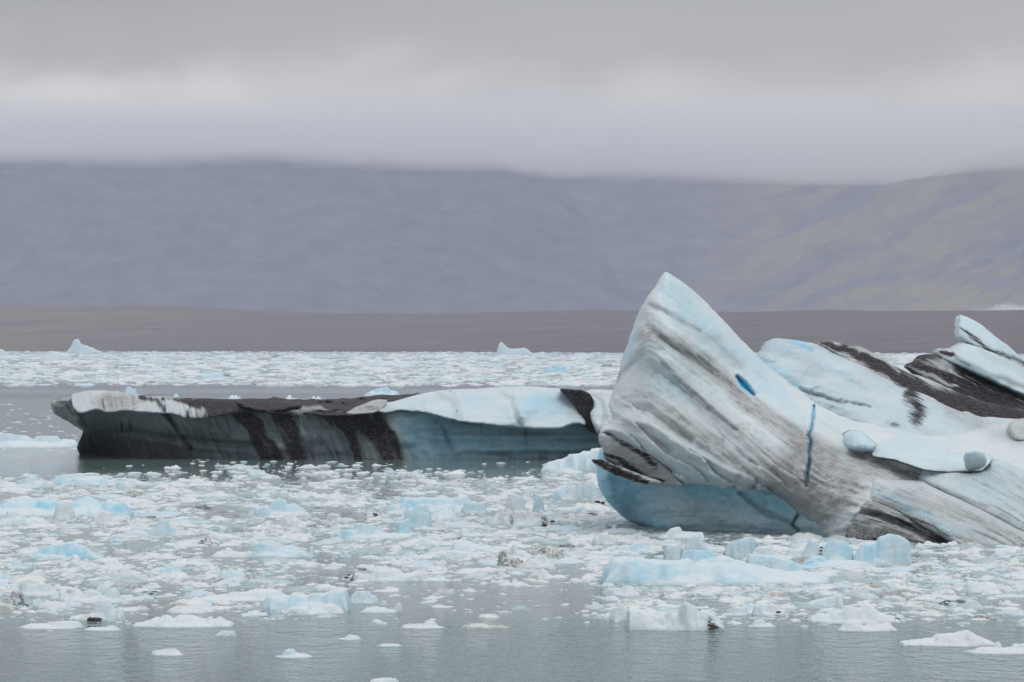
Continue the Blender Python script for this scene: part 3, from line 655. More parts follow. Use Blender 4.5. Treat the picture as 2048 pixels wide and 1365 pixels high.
def paint_fin2(x, y, px, py, T):
    T[:, 1] += 0.5 * blob(x, y, 1885, 705, 34, 14, 0.3) + 0.6 * stroke(x, y, [(1880, 706, 6), (1912, 712, 10), (1940, 730, 6)]); T[:, 0] += 0.45 * sstep(1930, 1880, px)
    T[:, 3] += 0.75 * stroke(x, y, [(1915, 720, 8), (1960, 738, 9), (2020, 765, 10), (2110, 800, 12)]); T[:, 2] += 0.12
    T[:, 0] += 0.25 * stroke(x, y, [(1960, 700, 12), (2050, 745, 18)])
piece("ice_fin", [(1868, 706), (1874, 697), (1900, 697), (1915, 690), (1926, 683), (1945, 688), (1990, 706), (2040, 735), (2120, 780), (2120, 830), (2040, 790), (1980, 762), (1930, 738), (1890, 722)],
      [(1870, 705, 184.5), (1926, 684, 184.8), (1930, 728, 182), (2000, 712, 183.8), (2000, 760, 180.8), (2110, 780, 183), (2110, 820, 180)],
      berg, thick=4, R=14, Rm=1.1, seed=9, strata=ST_RIGHT, paint=paint_fin2, label="lower white fin with a teal underside")

# slabs in front at the right
def paint_slab(x, y, px, py, T):
    T[:, 0] += 0.26 + 0.25 * stroke(x, y, [(1800, 990, 20), (1900, 1020, 40), (2040, 1080, 40)])
    T[:, 0] += 0.5 * stroke(x, y, [(1745, 1008, 12), (1820, 1040, 12), (1940, 1085, 8)]); T[:, 1] += 0.65 * stroke(x, y, [(1742, 1003, 4), (1800, 1028, 7), (1880, 1062, 7), (1930, 1088, 6)])
    T[:, 2] += 0.35 * stroke(x, y, [(1740, 975, 14), (1790, 1000, 16), (1860, 1040, 18), (1920, 1070, 12)])
ST_SLAB = [(x, y, v) for v, l in ((0, [(1840, 940), (1950, 985), (2080, 1060)]), (2, [(1740, 975), (1850, 1020), (2000, 1085)]), (3, [(1700, 1020), (1800, 1050), (1900, 1090)])) for x, y in l]
piece("lower_slab", [(1740, 968), (1752, 958), (1790, 960), (1845, 962), (1862, 972), (1900, 990), (1960, 1018), (2030, 1056), (2140, 1110), (2140, 1150), (1960, 1140), (1900, 1085), (1850, 1056), (1790, 1024), (1742, 1004), (1733, 1000)],
      [(1740, 985, 157.6), (1845, 963, 157.4), (1850, 1010, 155.8), (1950, 1018, 155.6), (1950, 1070, 154.4), (2048, 1070, 154), (2048, 1090, 153.6), (1800, 1020, 156.6), (2140, 1100, 153)],
      berg, thick=4, R=16, Rm=0.8, seed=10, strata=ST_SLAB, paint=paint_slab, rough=0.05, label="smooth grey slab dipping to the waterline")
def paint_slab2(x, y, px, py, T):
    T[:, 0] += 0.16 + 0.5 * stroke(x, y, [(1845, 960, 5), (1900, 990, 12), (2000, 1040, 20), (2100, 1090, 24)]) + 0.12 * area(x, y, [(1960, 940), (2100, 960), (2100, 1060)], 30)
    T[:, 2] += 0.12
piece("upper_slab", [(1846, 946), (1852, 934), (1880, 938), (1930, 944), (1975, 942), (1985, 925), (1998, 918), (2040, 935), (2140, 990), (2140, 1125), (2080, 1090), (2010, 1052), (1940, 1012), (1890, 988), (1844, 966)],
      [(1850, 945, 158.4), (1930, 945, 158.5), (1990, 922, 159.5), (1900, 985, 156.9), (1980, 1000, 156.5), (2010, 1045, 155.6), (2100, 1000, 156.5), (2110, 1090, 154.6)],
      berg, thick=4, R=16, Rm=0.8, seed=11, strata=ST_SLAB, paint=paint_slab2, rough=0.05, label="smooth pale slab above the grey one")
def paint_toe(x, y, px, py, T):
    T[:, 0] += 0.95; T[:, 1] += 0.35 + 0.3 * stroke(x, y, [(1720, 1022, 8), (1800, 1040, 9), (1900, 1085, 10)]) + 0.25 * sstep(1065, 1085, py) - 0.2 * stroke(x, y, [(1760, 1040, 14), (1850, 1075, 12)])
def relief_toe(px, py):
    return 0.8 * stroke(px, py, [(1715, 1020, 8), (1760, 1032, 9), (1830, 1062, 9), (1900, 1095, 8)]) + 0.2 * fbm(px / 30, py / 12, 9, 3)
piece("gritty_toe", [(1722, 1008), (1745, 1001), (1790, 1018), (1850, 1050), (1910, 1082), (1960, 1140), (1700, 1140), (1693, 1085), (1698, 1060), (1708, 1035), (1716, 1020)],
      [(1722, 1010, 157.0), (1700, 1060, 156.6), (1700, 1080, 156.8), (1760, 1045, 155.6), (1760, 1083, 155.9), (1850, 1060, 155.6), (1850, 1087, 154.8), (1930, 1090, 154.2)],
      berg, thick=3, R=18, Rm=1.2, seed=12, strata=ST_SLAB, paint=paint_toe, relief=relief_toe, label="brown gritty toe at the waterline")
def paint_shelf2(x, y, px, py, T):
    T[:, 2] += 0.16; T[:, 0] += 0.25 * sstep(925, 945, py)
piece("snow_shelf", [(1740, 900), (1770, 880), (1808, 865), (1850, 880), (1900, 898), (1935, 905), (1960, 900), (1985, 915), (1965, 940), (1900, 944), (1850, 940), (1790, 920), (1745, 912)],
      [(1745, 903, 161.6), (1808, 866, 165.6), (1850, 920, 159.1), (1900, 940, 158.6), (1930, 905, 162.2), (1980, 915, 160.8)], berg, thick=2, R=26, Rm=0.35, seed=13, paint=paint_shelf2, amp=0.06, rough=0.03, label="smooth bright snow shelf")
def paint_knob(x, y, px, py, T):
    T[:, 2] += 0.25; T[:, 1] += 0.45 * stroke(x, y, [(1705, 887, 3), (1722, 893, 5), (1735, 896, 3)]); T[:, 3] += 0.5 * sstep(888, 902, py)
piece("ice_knob", [(1684, 880), (1688, 866), (1700, 860), (1720, 864), (1742, 878), (1756, 890), (1745, 903), (1720, 906), (1695, 898)],
      [(1690, 870, 163.0), (1720, 885, 161.2), (1750, 892, 161.2), (1720, 905, 160.9)], berg, thick=2, R=16, Rm=0.9, jag=3.0, seed=14, paint=paint_knob, amp=0.05, rough=0.14)
def paint_ball(x, y, px, py, T):
    T[:, 0] += 0.08 + 0.8 * sstep(912, 940, py); T[:, 1] += 0.5 * sstep(934, 946, py); T[:, 2] += 0.3 * sstep(930, 905, py)
piece("ice_boulder", [(1928, 918), (1934, 906), (1950, 901), (1966, 906), (1974, 920), (1970, 936), (1955, 945), (1936, 942), (1929, 932)], [(1950, 920, 158.0), (1930, 940, 157.95), (1970, 905, 158.2)], berg, thick=1.0, R=20, Rm=0.5, jag=3.0, seed=15, paint=paint_ball, amp=0.03, rough=0.16)
def paint_edge(x, y, px, py, T): T[:, 0] += 0.6; T[:, 1] += 0.15
piece("ice_boulder", [(2018, 858), (2026, 844), (2050, 836), (2120, 840), (2120, 890), (2060, 885), (2030, 880)], [(2030, 860, 163.6), (2060, 845, 165.0), (2100, 880, 163.5)], berg, thick=2, R=14, Rm=0.8, seed=16, paint=paint_edge)

# ---- the flat iceberg behind it, on the left
flat = empty("iceberg", None, label="long flat-topped iceberg with a dark undercut wall and black debris bands", category="iceberg")
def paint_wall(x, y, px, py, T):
    T[:, 3] += 0.92 - 0.72 * area(x, y, [(770, 820), (900, 820), (1230, 855), (1230, 905), (1000, 925), (830, 925)], 18) - 0.3 * area(x, y, [(160, 820), (330, 810), (400, 850), (300, 870), (180, 860)], 16)  # dark teal of wet clear ice, with undercut shade put into the colour
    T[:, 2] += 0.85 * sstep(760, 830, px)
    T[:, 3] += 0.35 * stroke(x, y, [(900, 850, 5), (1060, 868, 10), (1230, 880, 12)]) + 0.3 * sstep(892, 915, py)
    T[:, 0] += 0.25 + 0.4 * sstep(846, 826, y) * sstep(700, 600, px)
    T[:, 1] += 0.30 * sstep(430, 480, px) * sstep(810, 770, px)
    for l in ([(285, 800, 14), (330, 830, 16), (360, 870, 10), (380, 900, 8)], [(455, 808, 16), (500, 850, 12), (530, 915, 14)], [(470, 800, 12), (520, 850, 9), (555, 915, 12)],
              [(555, 808, 30), (580, 860, 26), (600, 925, 22)], [(640, 815, 24), (700, 860, 16), (720, 920, 12)], [(700, 830, 26), (760, 870, 26), (780, 925, 20)], [(750, 825, 9), (785, 865, 10), (805, 925, 12)],
              [(240, 848, 7), (244, 862, 8)], [(256, 845, 5), (262, 862, 6)], [(180, 870, 4), (182, 890, 8)]):
        T[:, 1] += 0.72 * stroke(x, y, l, 0.85)
    T[:, 0] += 0.5 * blob(x, y, 220, 885, 40, 22)
def relief_wall(px, py):
    r = 0.9 * stroke(px, py, [(150, 868, 8), (260, 866, 8), (400, 885, 10), (520, 892, 8)]) + 0.5 * fbm(px / 90, py / 30, 28, 3) + 0.3 * fbm(px / 26, py / 90, 29, 3)
    r += 0.22 * np.sin(py / 3.9 + 0.6 * fbm(px / 80, py / 40, 31, 2)) * sstep(830, 900, px)
    r += 0.5 * stroke(px, py, [(885, 850, 6), (905, 900, 8)]) + 0.5 * stroke(px, py, [(1050, 862, 5), (1052, 888, 5)])
    return r
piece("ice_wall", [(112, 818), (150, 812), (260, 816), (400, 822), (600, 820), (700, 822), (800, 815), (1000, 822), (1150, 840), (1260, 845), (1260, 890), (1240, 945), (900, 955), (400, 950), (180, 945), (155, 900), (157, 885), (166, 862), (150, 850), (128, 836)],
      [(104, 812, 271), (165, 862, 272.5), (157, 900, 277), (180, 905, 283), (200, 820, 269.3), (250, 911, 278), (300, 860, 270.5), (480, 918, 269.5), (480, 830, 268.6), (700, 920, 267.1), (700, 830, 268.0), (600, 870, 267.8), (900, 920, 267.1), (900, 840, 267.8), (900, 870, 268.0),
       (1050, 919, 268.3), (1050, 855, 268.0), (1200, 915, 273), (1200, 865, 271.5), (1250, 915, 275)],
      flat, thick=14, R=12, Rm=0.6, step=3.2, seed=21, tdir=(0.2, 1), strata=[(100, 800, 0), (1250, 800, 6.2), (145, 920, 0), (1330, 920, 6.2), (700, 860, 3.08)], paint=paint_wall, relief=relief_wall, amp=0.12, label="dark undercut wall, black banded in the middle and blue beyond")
def paint_rimL(x, y, px, py, T):
    T[:, 0] += 0.45 + 0.75 * blob(x, y, 235, 803, 60, 24); T[:, 1] += 0.26 * sstep(0.05, 0.5, fbm(px / 9, py / 50, 73, 3)) * sstep(180, 215, px) + 0.6 * stroke(x, y, [(330, 800, 8), (420, 806, 14), (600, 815, 12)]) + 0.6 * sstep(330, 420, px)
    T[:, 1] += 0.20 * sstep(400, 460, px) + 0.75 * stroke(x, y, [(285, 795, 14), (318, 806, 18), (330, 822, 12)]) + 0.5 * stroke(x, y, [(205, 795, 4), (212, 815, 6)]) + 0.8 * stroke(x, y, [(440, 800, 4), (480, 803, 8), (540, 808, 8)])
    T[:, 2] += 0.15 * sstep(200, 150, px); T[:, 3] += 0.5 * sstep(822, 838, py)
def relief_rim(px, py): return 0.35 * fbm(px / 16, py / 60, 34, 3) + 0.4 * fbm(px / 50, py / 40, 35, 3)
piece("grey_rim", [(141, 790), (150, 787), (176, 782), (200, 783), (240, 787), (300, 793), (370, 797), (430, 799), (480, 800), (545, 802), (600, 812), (560, 822), (480, 826), (420, 836), (370, 836), (345, 828), (300, 826), (250, 822), (215, 826), (190, 820), (160, 828), (146, 815)],
      [(145, 800, 268), (200, 785, 270.5), (200, 815, 267.2), (300, 795, 270.5), (300, 820, 267.4), (420, 801, 271), (420, 830, 267), (545, 804, 270.8), (545, 820, 267)],
      flat, thick=14, R=9, Rm=0.7, step=2.6, seed=22, tdir=(0, 1), strata=[(100, 780, 0), (700, 780, 4.5), (120, 850, 0), (720, 850, 4.5), (400, 815, 2.2)], paint=paint_rimL, relief=relief_rim, rough=0.12, label="grey and white overhanging rim streaked with grit")
def paint_horn(x, y, px, py, T): T[:, 0] += 0.85; T[:, 1] += 0.55 * stroke(x, y, [(112, 800, 8), (135, 812, 12), (160, 850, 9)])
piece("dark_horn", [(101, 805), (110, 800), (125, 797), (142, 796), (150, 812), (160, 835), (172, 866), (160, 858), (140, 846), (118, 834), (108, 828), (104, 818)],
      [(104, 812, 269), (140, 800, 268.6), (165, 860, 270.5), (120, 830, 269.4)], flat, thick=5, R=9, Rm=0.8, step=2.4, seed=23, paint=paint_horn, relief=relief_rim, label="dark brown snout jutting out over the water")
def paint_deb(x, y, px, py, T): T[:, 1] += 0.85 - 0.5 * blob(x, y, 575, 812, 40, 8) - 0.4 * stroke(x, y, [(600, 815, 6), (640, 812, 8), (660, 820, 4)]); T[:, 0] += 0.8
def relief_deb(px, py): return 2.2 * fbm(px / 16, py / 5, 44, 4)
piece("debris_cover", [(470, 799), (540, 797), (548, 794), (556, 797), (580, 798), (610, 800), (625, 798), (640, 799), (700, 797), (730, 793), (760, 790), (820, 789), (846, 786), (800, 800), (770, 812), (740, 824), (700, 832), (640, 830), (600, 826), (550, 826), (490, 815)],
      [(470, 803, 270), (550, 798, 281), (550, 824, 267), (640, 800, 282), (640, 828, 266.6), (720, 795, 283), (720, 825, 266.7), (840, 788, 285), (780, 805, 274)], flat, thick=3, R=6, Rm=0.5, step=2.2, jag=2.0, seed=24, paint=paint_deb, relief=relief_deb, rough=0.5, label="black rubble lying on the flat top")
def paint_tongue(x, y, px, py, T): T[:, 0] += 0.8; T[:, 1] += 0.4 * blob(x, y, 740, 815, 40, 16)
piece("grit_tongue", [(692, 826), (710, 815), (735, 805), (752, 800), (775, 800), (768, 815), (755, 824), (735, 828), (705, 830)], [(700, 825, 266.4), (750, 802, 268), (760, 820, 266.2)], flat, thick=2, R=8, Rm=0.4, step=2.4, seed=25, paint=paint_tongue)
def paint_cap(x, y, px, py, T):
    T[:, 0] += 0.12 + 0.35 * stroke(x, y, [(880, 788, 10), (905, 805, 12), (915, 840, 8)]) + 0.45 * stroke(x, y, [(1000, 785, 4), (1020, 800, 7), (1028, 830, 4), (1040, 852, 3)]) + 0.3 * stroke(x, y, [(760, 818, 3), (840, 822, 4)])
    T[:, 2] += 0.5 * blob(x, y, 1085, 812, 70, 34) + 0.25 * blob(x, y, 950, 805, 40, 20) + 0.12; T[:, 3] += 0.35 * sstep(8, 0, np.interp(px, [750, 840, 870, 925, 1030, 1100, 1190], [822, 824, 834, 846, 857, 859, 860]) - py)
def relief_cap(px, py): return 0.9 * stroke(px, py, [(900, 785, 10), (912, 815, 12), (918, 845, 10)]) + 0.6 * stroke(px, py, [(1022, 780, 8), (1028, 820, 9), (1040, 850, 8)]) + 0.7 * stroke(px, py, [(842, 808, 8), (846, 826, 6)]) + 0.5 * fbm(px / 50, py / 26, 64, 3)
piece("snow_cap", [(752, 822), (765, 808), (800, 800), (835, 790), (860, 785), (895, 780), (940, 778), (1000, 775), (1060, 773), (1100, 776), (1130, 779), (1150, 800), (1165, 825), (1172, 850), (1150, 848), (1120, 858), (1070, 860), (1030, 856), (985, 851), (940, 846), (915, 842), (890, 836), (850, 826), (800, 821), (770, 826)],
      [(760, 820, 266.2), (835, 792, 272), (850, 822, 265.8), (940, 780, 273), (920, 840, 265.2), (1040, 776, 274), (1040, 820, 265.8), (1040, 855, 265.4), (1130, 782, 275), (1160, 845, 267.6)],
      flat, thick=13, R=11, Rm=0.8, step=2.8, seed=26, tdir=(0.2, 1), paint=paint_cap, relief=relief_cap, amp=0.08, label="smooth bluish white overhanging cap")
def paint_gully(x, y, px, py, T): T[:, 1] += 0.95; T[:, 0] += 0.6
piece("debris_gully", [(1118, 779), (1160, 780), (1178, 786), (1186, 800), (1188, 820), (1184, 845), (1192, 868), (1182, 866), (1165, 845), (1152, 815), (1140, 798)], [(1130, 783, 271), (1175, 800, 268.6), (1180, 860, 268.8)], flat, thick=5, R=7, Rm=0.4, step=2.4, seed=27, jag=2.2, paint=paint_gully, relief=relief_rim, rough=0.25, label="black gritty gully cutting through the cap")
def paint_end(x, y, px, py, T): T[:, 0] += 0.14 + 0.5 * stroke(x, y, [(1185, 790, 4), (1202, 800, 6), (1212, 830, 5), (1222, 850, 4)])
piece("snow_end", [(1170, 784), (1182, 779), (1225, 781), (1280, 790), (1290, 870), (1230, 868), (1205, 862), (1196, 868), (1186, 850), (1180, 828), (1184, 806), (1172, 795)], [(1180, 790, 269), (1200, 860, 266.6), (1240, 790, 271), (1240, 860, 268)], flat, thick=8, R=12, Rm=0.9, step=2.8, seed=28, paint=paint_end, relief=relief_rim)

# ------------------------------------------------------------------ floes
def floe_mesh(name, W, D, H, seed, nx=48, ny=30, blocks=None, blue=0.2, dirt=0.0, black=None, lumpy=1.0, low=0.35, foot=0.09, prof=None):
    """a floe W wide, D deep and H high, centred, waterline at z = 0; blocks: (place across, width, height[, place in depth]) as shares"""
    r = np.random.default_rng(seed)
    u, v = np.meshgrid(np.linspace(-0.56, 0.56, nx), np.linspace(-0.56, 0.56, ny))
    x, y = u * W, v * D
    an = np.arctan2(v, u); rr = np.hypot(u, v) * 2
    ph = r.uniform(0, 50)
    edge = 0.93 + 0.16 * fbm(np.cos(an) * 1.5 + ph, np.sin(an) * 1.5 + ph, seed, 3) + 0.08 * fbm(u * 16 + ph, v * 16, seed + 1, 2)
    e = (edge - rr)
    m_ = min(W, D); sc = 1.0 / max(m_, 0.05)
    z = H * low * sstep(0, 0.38, e) * (0.75 + 0.45 * fbm(u * 3 + ph, v * 3, seed + 2, 3)) + 0.0
    if blocks is None and prof: blocks = []
    if blocks is None:
        nb = int(r.integers(2, 6))
        blocks = [(r.uniform(0.12, 0.88), r.uniform(0.14, 0.45), r.uniform(0.35, 0.8), r.uniform(0.2, 0.8)) for _ in range(nb)]
        blocks.append((r.uniform(0.25, 0.75), r.uniform(0.2, 0.45), 1.0, 0.5))
    bid = np.zeros(z.shape)
    for i, bk in enumerate(blocks):
        fx, fw, fh = bk[:3]; fy = bk[3] if len(bk) > 3 else 0.5
        cx, cyy = (fx - 0.5) * W, (fy - 0.5) * D * 0.8
        a = fw * W * 0.62; hb = fh * H
        b_ = min(max(a * r.uniform(0.7, 1.3), D * 0.06), D * 0.35)
        p, q = (x - cx) / a, (y - cyy) / b_
        hh = hb * (1.0 + 0.16 * (p * r.uniform(-1, 1) + q * r.uniform(-1, 1)))
        qq = np.full(z.shape, 9.0); K = int(r.integers(5, 8)); off = r.uniform(0, 6.28)
        st = r.uniform(1.8, 5.0)
        for k in range(K):
            th = off + 6.283 * k / K + r.uniform(-0.3, 0.3); s = r.uniform(0.75, 1.05); st0 = 0
            qq = np.minimum(qq, (s - (p * math.cos(th) + q * math.sin(th))))
        if i % 2: hh = hh * (1 - np.exp(-st * np.clip(qq, 0, None))) / (1 - math.exp(-st * 0.8))
        else: hh = np.minimum(hh * (1 + 0.18 * p * r.uniform(-1, 1)), hb * (0.12 + r.uniform(1.5, 3.0) * np.clip(qq, 0, None)))
        hh = np.where(qq < 0, -1, hh)
        hh = np.where(e > 0, hh * (0.25 + 0.75 * sstep(0, 0.11, e)), -1)
        bid = np.where(hh > z, r.uniform(0, 1), bid); kk = 0.10 * H; z = np.where(np.abs(hh - z) < kk, np.maximum(z, hh) + (kk - np.abs(hh - z)) ** 2 / (4 * kk), np.maximum(z, hh))
    if prof:
        pf = np.array(prof); v0 = 0.05 * fbm(u * 4 + ph, v * 0, seed + 30, 2)
        fu = u / 0.96 + 0.5 + 0.03 * fbm(v * 9 + ph, u * 3, seed + 31, 2)
        pz = H / 0.9 * np.interp(fu, pf[:, 0], pf[:, 1], left=0, right=0)
        wv = 0.33 + 0.10 * fbm(u * 9 + ph, v * 0 + 3, seed + 32, 2)
        dv = np.clip(1 - (np.abs(v - v0) / wv) ** 1.7, 0, 1)
        pz = pz * np.clip(dv * 1.6, 0, 1) ** 0.8
        pz = np.where((fu > 0) & (fu < 1), pz, -1)
        bid = np.where(pz > z, 0.5 + 0.5 * fbm(u * 7 + ph, v * 4, seed + 33, 2), bid); z = np.maximum(z, pz); e = np.maximum(e, np.where(pz > 0.05 * H, 0.16, -1))
    fs = 6.0 / max(H, 0.08)
    z = z + lumpy * H * (0.10 * fbm(x * 2.6 * sc * 3, y * 2.6 * sc * 3, seed + 5, 4) + 0.10 * (ridged(x * fs * 0.35, y * fs * 0.35, seed + 6, 3) - 0.6)) * sstep(0.0, 0.15, e)
    z = np.where(e <= 0.0, -0.10 * H - 0.06, np.where(e < 0.06, np.minimum(z, H * 0.5), z))
    rim_ = (u ** 2 > 0.30) | (v ** 2 > 0.30)
    z = np.where(rim_, -0.10 * H - 0.06, z)
    z = z - 0.02 * H
    T = np.zeros((nx * ny, 4))
    gz = np.hypot(*np.gradient(z, D * 1.12 / ny, W * 1.12 / nx))
    steep = sstep(0.3, 1.6, gz)
    bl = blue * (0.45 + 0.65 * steep + 0.5 * (bid - 0.5)) + 0.05
    T[:, 2] = np.clip(bl, 0, 1).ravel()
    T[:, 3] = (0.75 * sstep(foot + 0.06, 0.0, z / max(H, 0.05)) ).ravel()
    dn = dirt * sstep(-0.3, 0.5, fbm(u * 5 + 9, v * 5, seed + 9, 3) + dirt - 0.4)
    T[:, 0] = dn.ravel()
    if black:
        for (fx, fy, fr, amt) in black:
            dd_ = np.hypot((u + 0.5 - fx) * 1.0, (v + 0.5 - fy) * 0.35)
            T[:, 1] = np.maximum(T[:, 1], (amt * sstep(fr, fr * 0.3, dd_)).ravel())
    V = np.stack([x, y, z], -1).reshape(-1, 3)
    return new_mesh(name, V, grid_faces(nx, ny), M_FLOE, attrs={'tint': np.clip(T, 0, 1)})

LAND = []     # (centre px, base py, half width, short name)
USED = []
def floe(name, x0, x1, yt, yb, label, short=None, cat='ice floe', blue=0.2, dirt=0.0, blocks=None, depth=None, seed=None, low=0.35, lumpy=1.0, black=None, group=None, stones=None, prof=None):
    if prof: blocks = blocks if blocks and blocks[0] == 'keep' else []
    seed = seed if seed is not None else int(x0 * 7 + yb * 13) % 9973
    Yf = WL(yb); Wm = (x1 - x0) / F * Yf
    D = depth if depth else Wm * 0.75
    Yc = Yf + D * 0.42
    W = (x1 - x0) / F * Yc * 1.03
    H = 0.9 * max(0.05, CH - (yt - HZ) / F * Yc)
    nx = int(np.clip((x1 - x0) / 2.2, 16, 130)); ny = int(np.clip(nx * 0.9, 18, 100))
    me = floe_mesh(name, W, D, H * 1.0, seed, nx, ny, blocks, blue, dirt, black, lumpy, low, prof=prof)
    cxp = (x0 + x1) / 2
    o = link(name, me, label=label, category=cat)
    if group: o['group'] = group
    o.location = ((cxp - 1024) / F * Yc, Yc, 0)
    if stones:
        for k, (fx, fy, fz, sz) in enumerate(stones):
            st = stone_mesh(0.5 * sz * Yc / F, seed + k); s = link("stone", st, o); s.location = ((fx - 0.5) * W, (fy - 0.5) * D, fz * H)
    USED.append((cxp, yb, (x1 - x0) / 2, yb - yt))
    if short: LAND.append((cxp, yb, (x1 - x0) / 2, short))
    return o
def stone_mesh(r_, seed):
    r = np.random.default_rng(seed); n, k = 12, 8; V = []
    for i in range(k):
        for j in range(n):
            t, p = math.pi * (i + 0.5) / k, 2 * math.pi * j / n
            d = Vector((math.sin(t) * math.cos(p), math.sin(t) * math.sin(p), math.cos(t)))
            q = 1 + 0.35 * math.sin(d.x * 5 + seed) * math.cos(d.z * 4 + d.y * 6 + seed)
            V.append((d.x * r_ * q * 1.6, d.y * r_ * q, d.z * r_ * q * 0.7))
    Fc = [(i * n + j, i * n + (j + 1) % n, (i + 1) * n + (j + 1) % n, (i + 1) * n + j) for i in range(k - 1) for j in range(n)]
    Fc += [(0, n - 1, n - 2, 1)]
    V.append((0, 0, r_ * 0.65)); V.append((0, 0, -r_ * 0.65)); a, b = len(V) - 2, len(V) - 1
    Fc = Fc[:-1] + [(a, j, (j + 1) % n, (j + 2) % n) for j in range(0, n, 2)] + [(b, (k - 1) * n + (j + 2) % n, (k - 1) * n + (j + 1) % n, (k - 1) * n + j) for j in range(0, n, 2)]
    return new_mesh("stone", V, Fc, M_STONE)

# --- open water at the bottom
floe("ice_floe", 730, 802, 1356, 1374, "smooth white ice cap cut by the bottom edge of the photo", "cut-off ice cap at the bottom edge", low=0.9, blocks=[(.5, .8, 1)])
floe("ice_floe", 300, 372, 1298, 1312, "small flat white ice floe alone in open water, lower left", "lone flat floe lower left", low=0.7, blocks=[(.45, .7, 1)])
floe("ice_floe", 545, 628, 1297, 1317, "small pale pyramid of ice alone in open water", "lone ice pyramid", blue=0.4, blocks=[(.45, .35, 1), (.6, .6, .5)])
floe("ice_floe", 672, 726, 1270, 1280, "tiny white ice sliver nearest the ice pyramid in open water", blocks=[(.6, .5, 1)])
floe("ice_floe", 428, 476, 1261, 1273, "tiny smooth white ice lump below the knobbly long floe", low=0.8, blocks=[(.55, .7, 1)])
floe("ice_floe", 752, 806, 1287, 1294, "thin teal sliver of half sunken ice in open water", blue=0.6, low=0.9, blocks=[(.5, .8, 1)])
floe("ice_floe", 1800, 1985, 1262, 1294, "wide low white floe with a rounded peak, lower right open water", "wide white floe lower right", blocks=[(.62, .45, .9, .5), (.7, .18, 1.0), (.4, .3, .55), (.85, .22, .4)], low=0.4, blue=0.12, prof=[(0,0.15),(0.2,0.35),(0.37,0.45),(0.42,0.72),(0.62,0.8),(0.73,1),(0.82,0.65),(1,0.2)])
floe("ice_floe", 1922, 2085, 1282, 1309, "low knobbly white floe cut by the right edge, nearest the camera", "knobbly floe cut by the right edge", blocks=[(.45, .1, 1), (.35, .3, .6), (.75, .3, .8)], low=0.5)
floe("ice_floe", 2030, 2075, 1236, 1254, "small round white lump cut by the right edge above the low floes", blocks=[(.4, .6, 1)])
floe("ice_floe", 795, 896, 1240, 1258, "white mound with a yellowish edge on the rim of the open water", "yellowish white mound", blocks=[(.62, .3, 1), (.4, .4, .6), (.2, .2, .4)], dirt=0.35)
floe("ice_floe", 912, 1028, 1246, 1257, "flat brownish smear of dirty ice on the rim of the open water", "flat brownish smear of ice", dirt=0.9, blocks=[(.35, .4, 1), (.7, .3, .6)])
floe("ice_floe", 30, 166, 1242, 1259, "long low pale floe at the left end of the ice edge", "long low floe at far left", low=0.7, blocks=[(.7, .4, 1), (.4, .3, .7)])
floe("ice_floe", 165, 248, 1250, 1262, "thin pinkish floe beside the long low pale one", low=0.6, dirt=0.2, blocks=[(.7, .3, 1), (.4, .4, .6)])
floe("ice_floe", 264, 466, 1229, 1256, "long white floe topped with four round knobs", "long floe with round knobs", low=0.45, blue=0.22,
     blocks=[(.32, .12, 1), (.26, .14, .7), (.55, .2, .95), (.62, .2, .85), (.78, .08, .9), (.86, .1, .8), (.45, .1, .6)], prof=[(0,0.1),(0.15,0.45),(0.22,0.74),(0.27,0.7),(0.32,1),(0.36,0.8),(0.39,0.6),(0.46,0.85),(0.58,0.85),(0.65,0.65),(0.74,0.5),(0.765,0.82),(0.79,0.5),(0.86,0.74),(0.93,0.4),(1,0.1)])
floe("ice_floe", 330, 438, 1211, 1227, "smooth low lozenge of ice behind the knobbly long floe", "smooth ice lozenge", low=0.85, lumpy=0.4, blocks=[(.5, .8, 1)])
floe("ice_floe", 138, 252, 1199, 1242, "white floe with one big rounded knob and dark grit at its foot", "floe with one big round knob", blue=0.2,
     blocks=[(.62, .34, 1.0), (.6, .42, .8), (.88, .16, .7), (.3, .2, .4)], stones=[(.42, .04, .1, 9), (.5, .02, .08, 11), (.56, .04, .1, 7)], prof=[(0,0.15),(0.3,0.2),(0.42,0.35),(0.5,0.9),(0.58,1),(0.68,0.98),(0.76,0.7),(0.82,0.45),(0.9,0.6),(0.96,0.5),(1,0.2)])
floe("ice_block", -25, 58, 1180, 1214, "tilted brown stained ice block at the left edge", "brown stained block at the left edge", cat='ice block', dirt=0.8, blocks=[(.68, .36, 1.0), (.45, .4, .6), (.2, .3, .5)], black=[(.85, .2, .12, .9)], stones=[(.92, .1, .05, 9)])
floe("ice_floe", 25, 125, 1158, 1194, "heap of white lumps behind the brown stained block", "heap behind the brown block", blocks=[(.25, .22, 1), (.4, .3, .8), (.65, .25, .75), (.8, .2, .5)])
floe("ice_floe", 115, 250, 1172, 1205, "straggling white lumps between the big knob and the left heap", blocks=[(.1, .2, .6), (.3, .25, .9), (.55, .3, .7), (.8, .2, 1)])
floe("ice_floe", 370, 600, 1176, 1204, "long lumpy white floe behind the upright tooth", "long lumpy floe behind the tooth", blue=0.18, low=0.5)
floe("ice_block", 526, 550, 1161, 1186, "small upright tooth of clear white ice", "upright ice tooth", cat='ice block', blocks=[(.5, .8, 1)], low=0.2, depth=0.5)
floe("ice_floe", 528, 700, 1180, 1224, "thick pale blue floe with broken blocks on top, in front of the tooth", "thick pale blue floe", blue=0.4, low=0.55,
     blocks=[(.1, .16, .6), (.3, .12, .8), (.55, .2, .9, .4), (.7, .2, 1.0), (.85, .25, .6)], depth=2.2, prof=[(0,0.4),(0.05,0.7),(0.3,0.66),(0.33,0.8),(0.5,0.72),(0.6,0.85),(0.7,0.8),(0.8,0.95),(0.95,1.0),(1,0.5)])
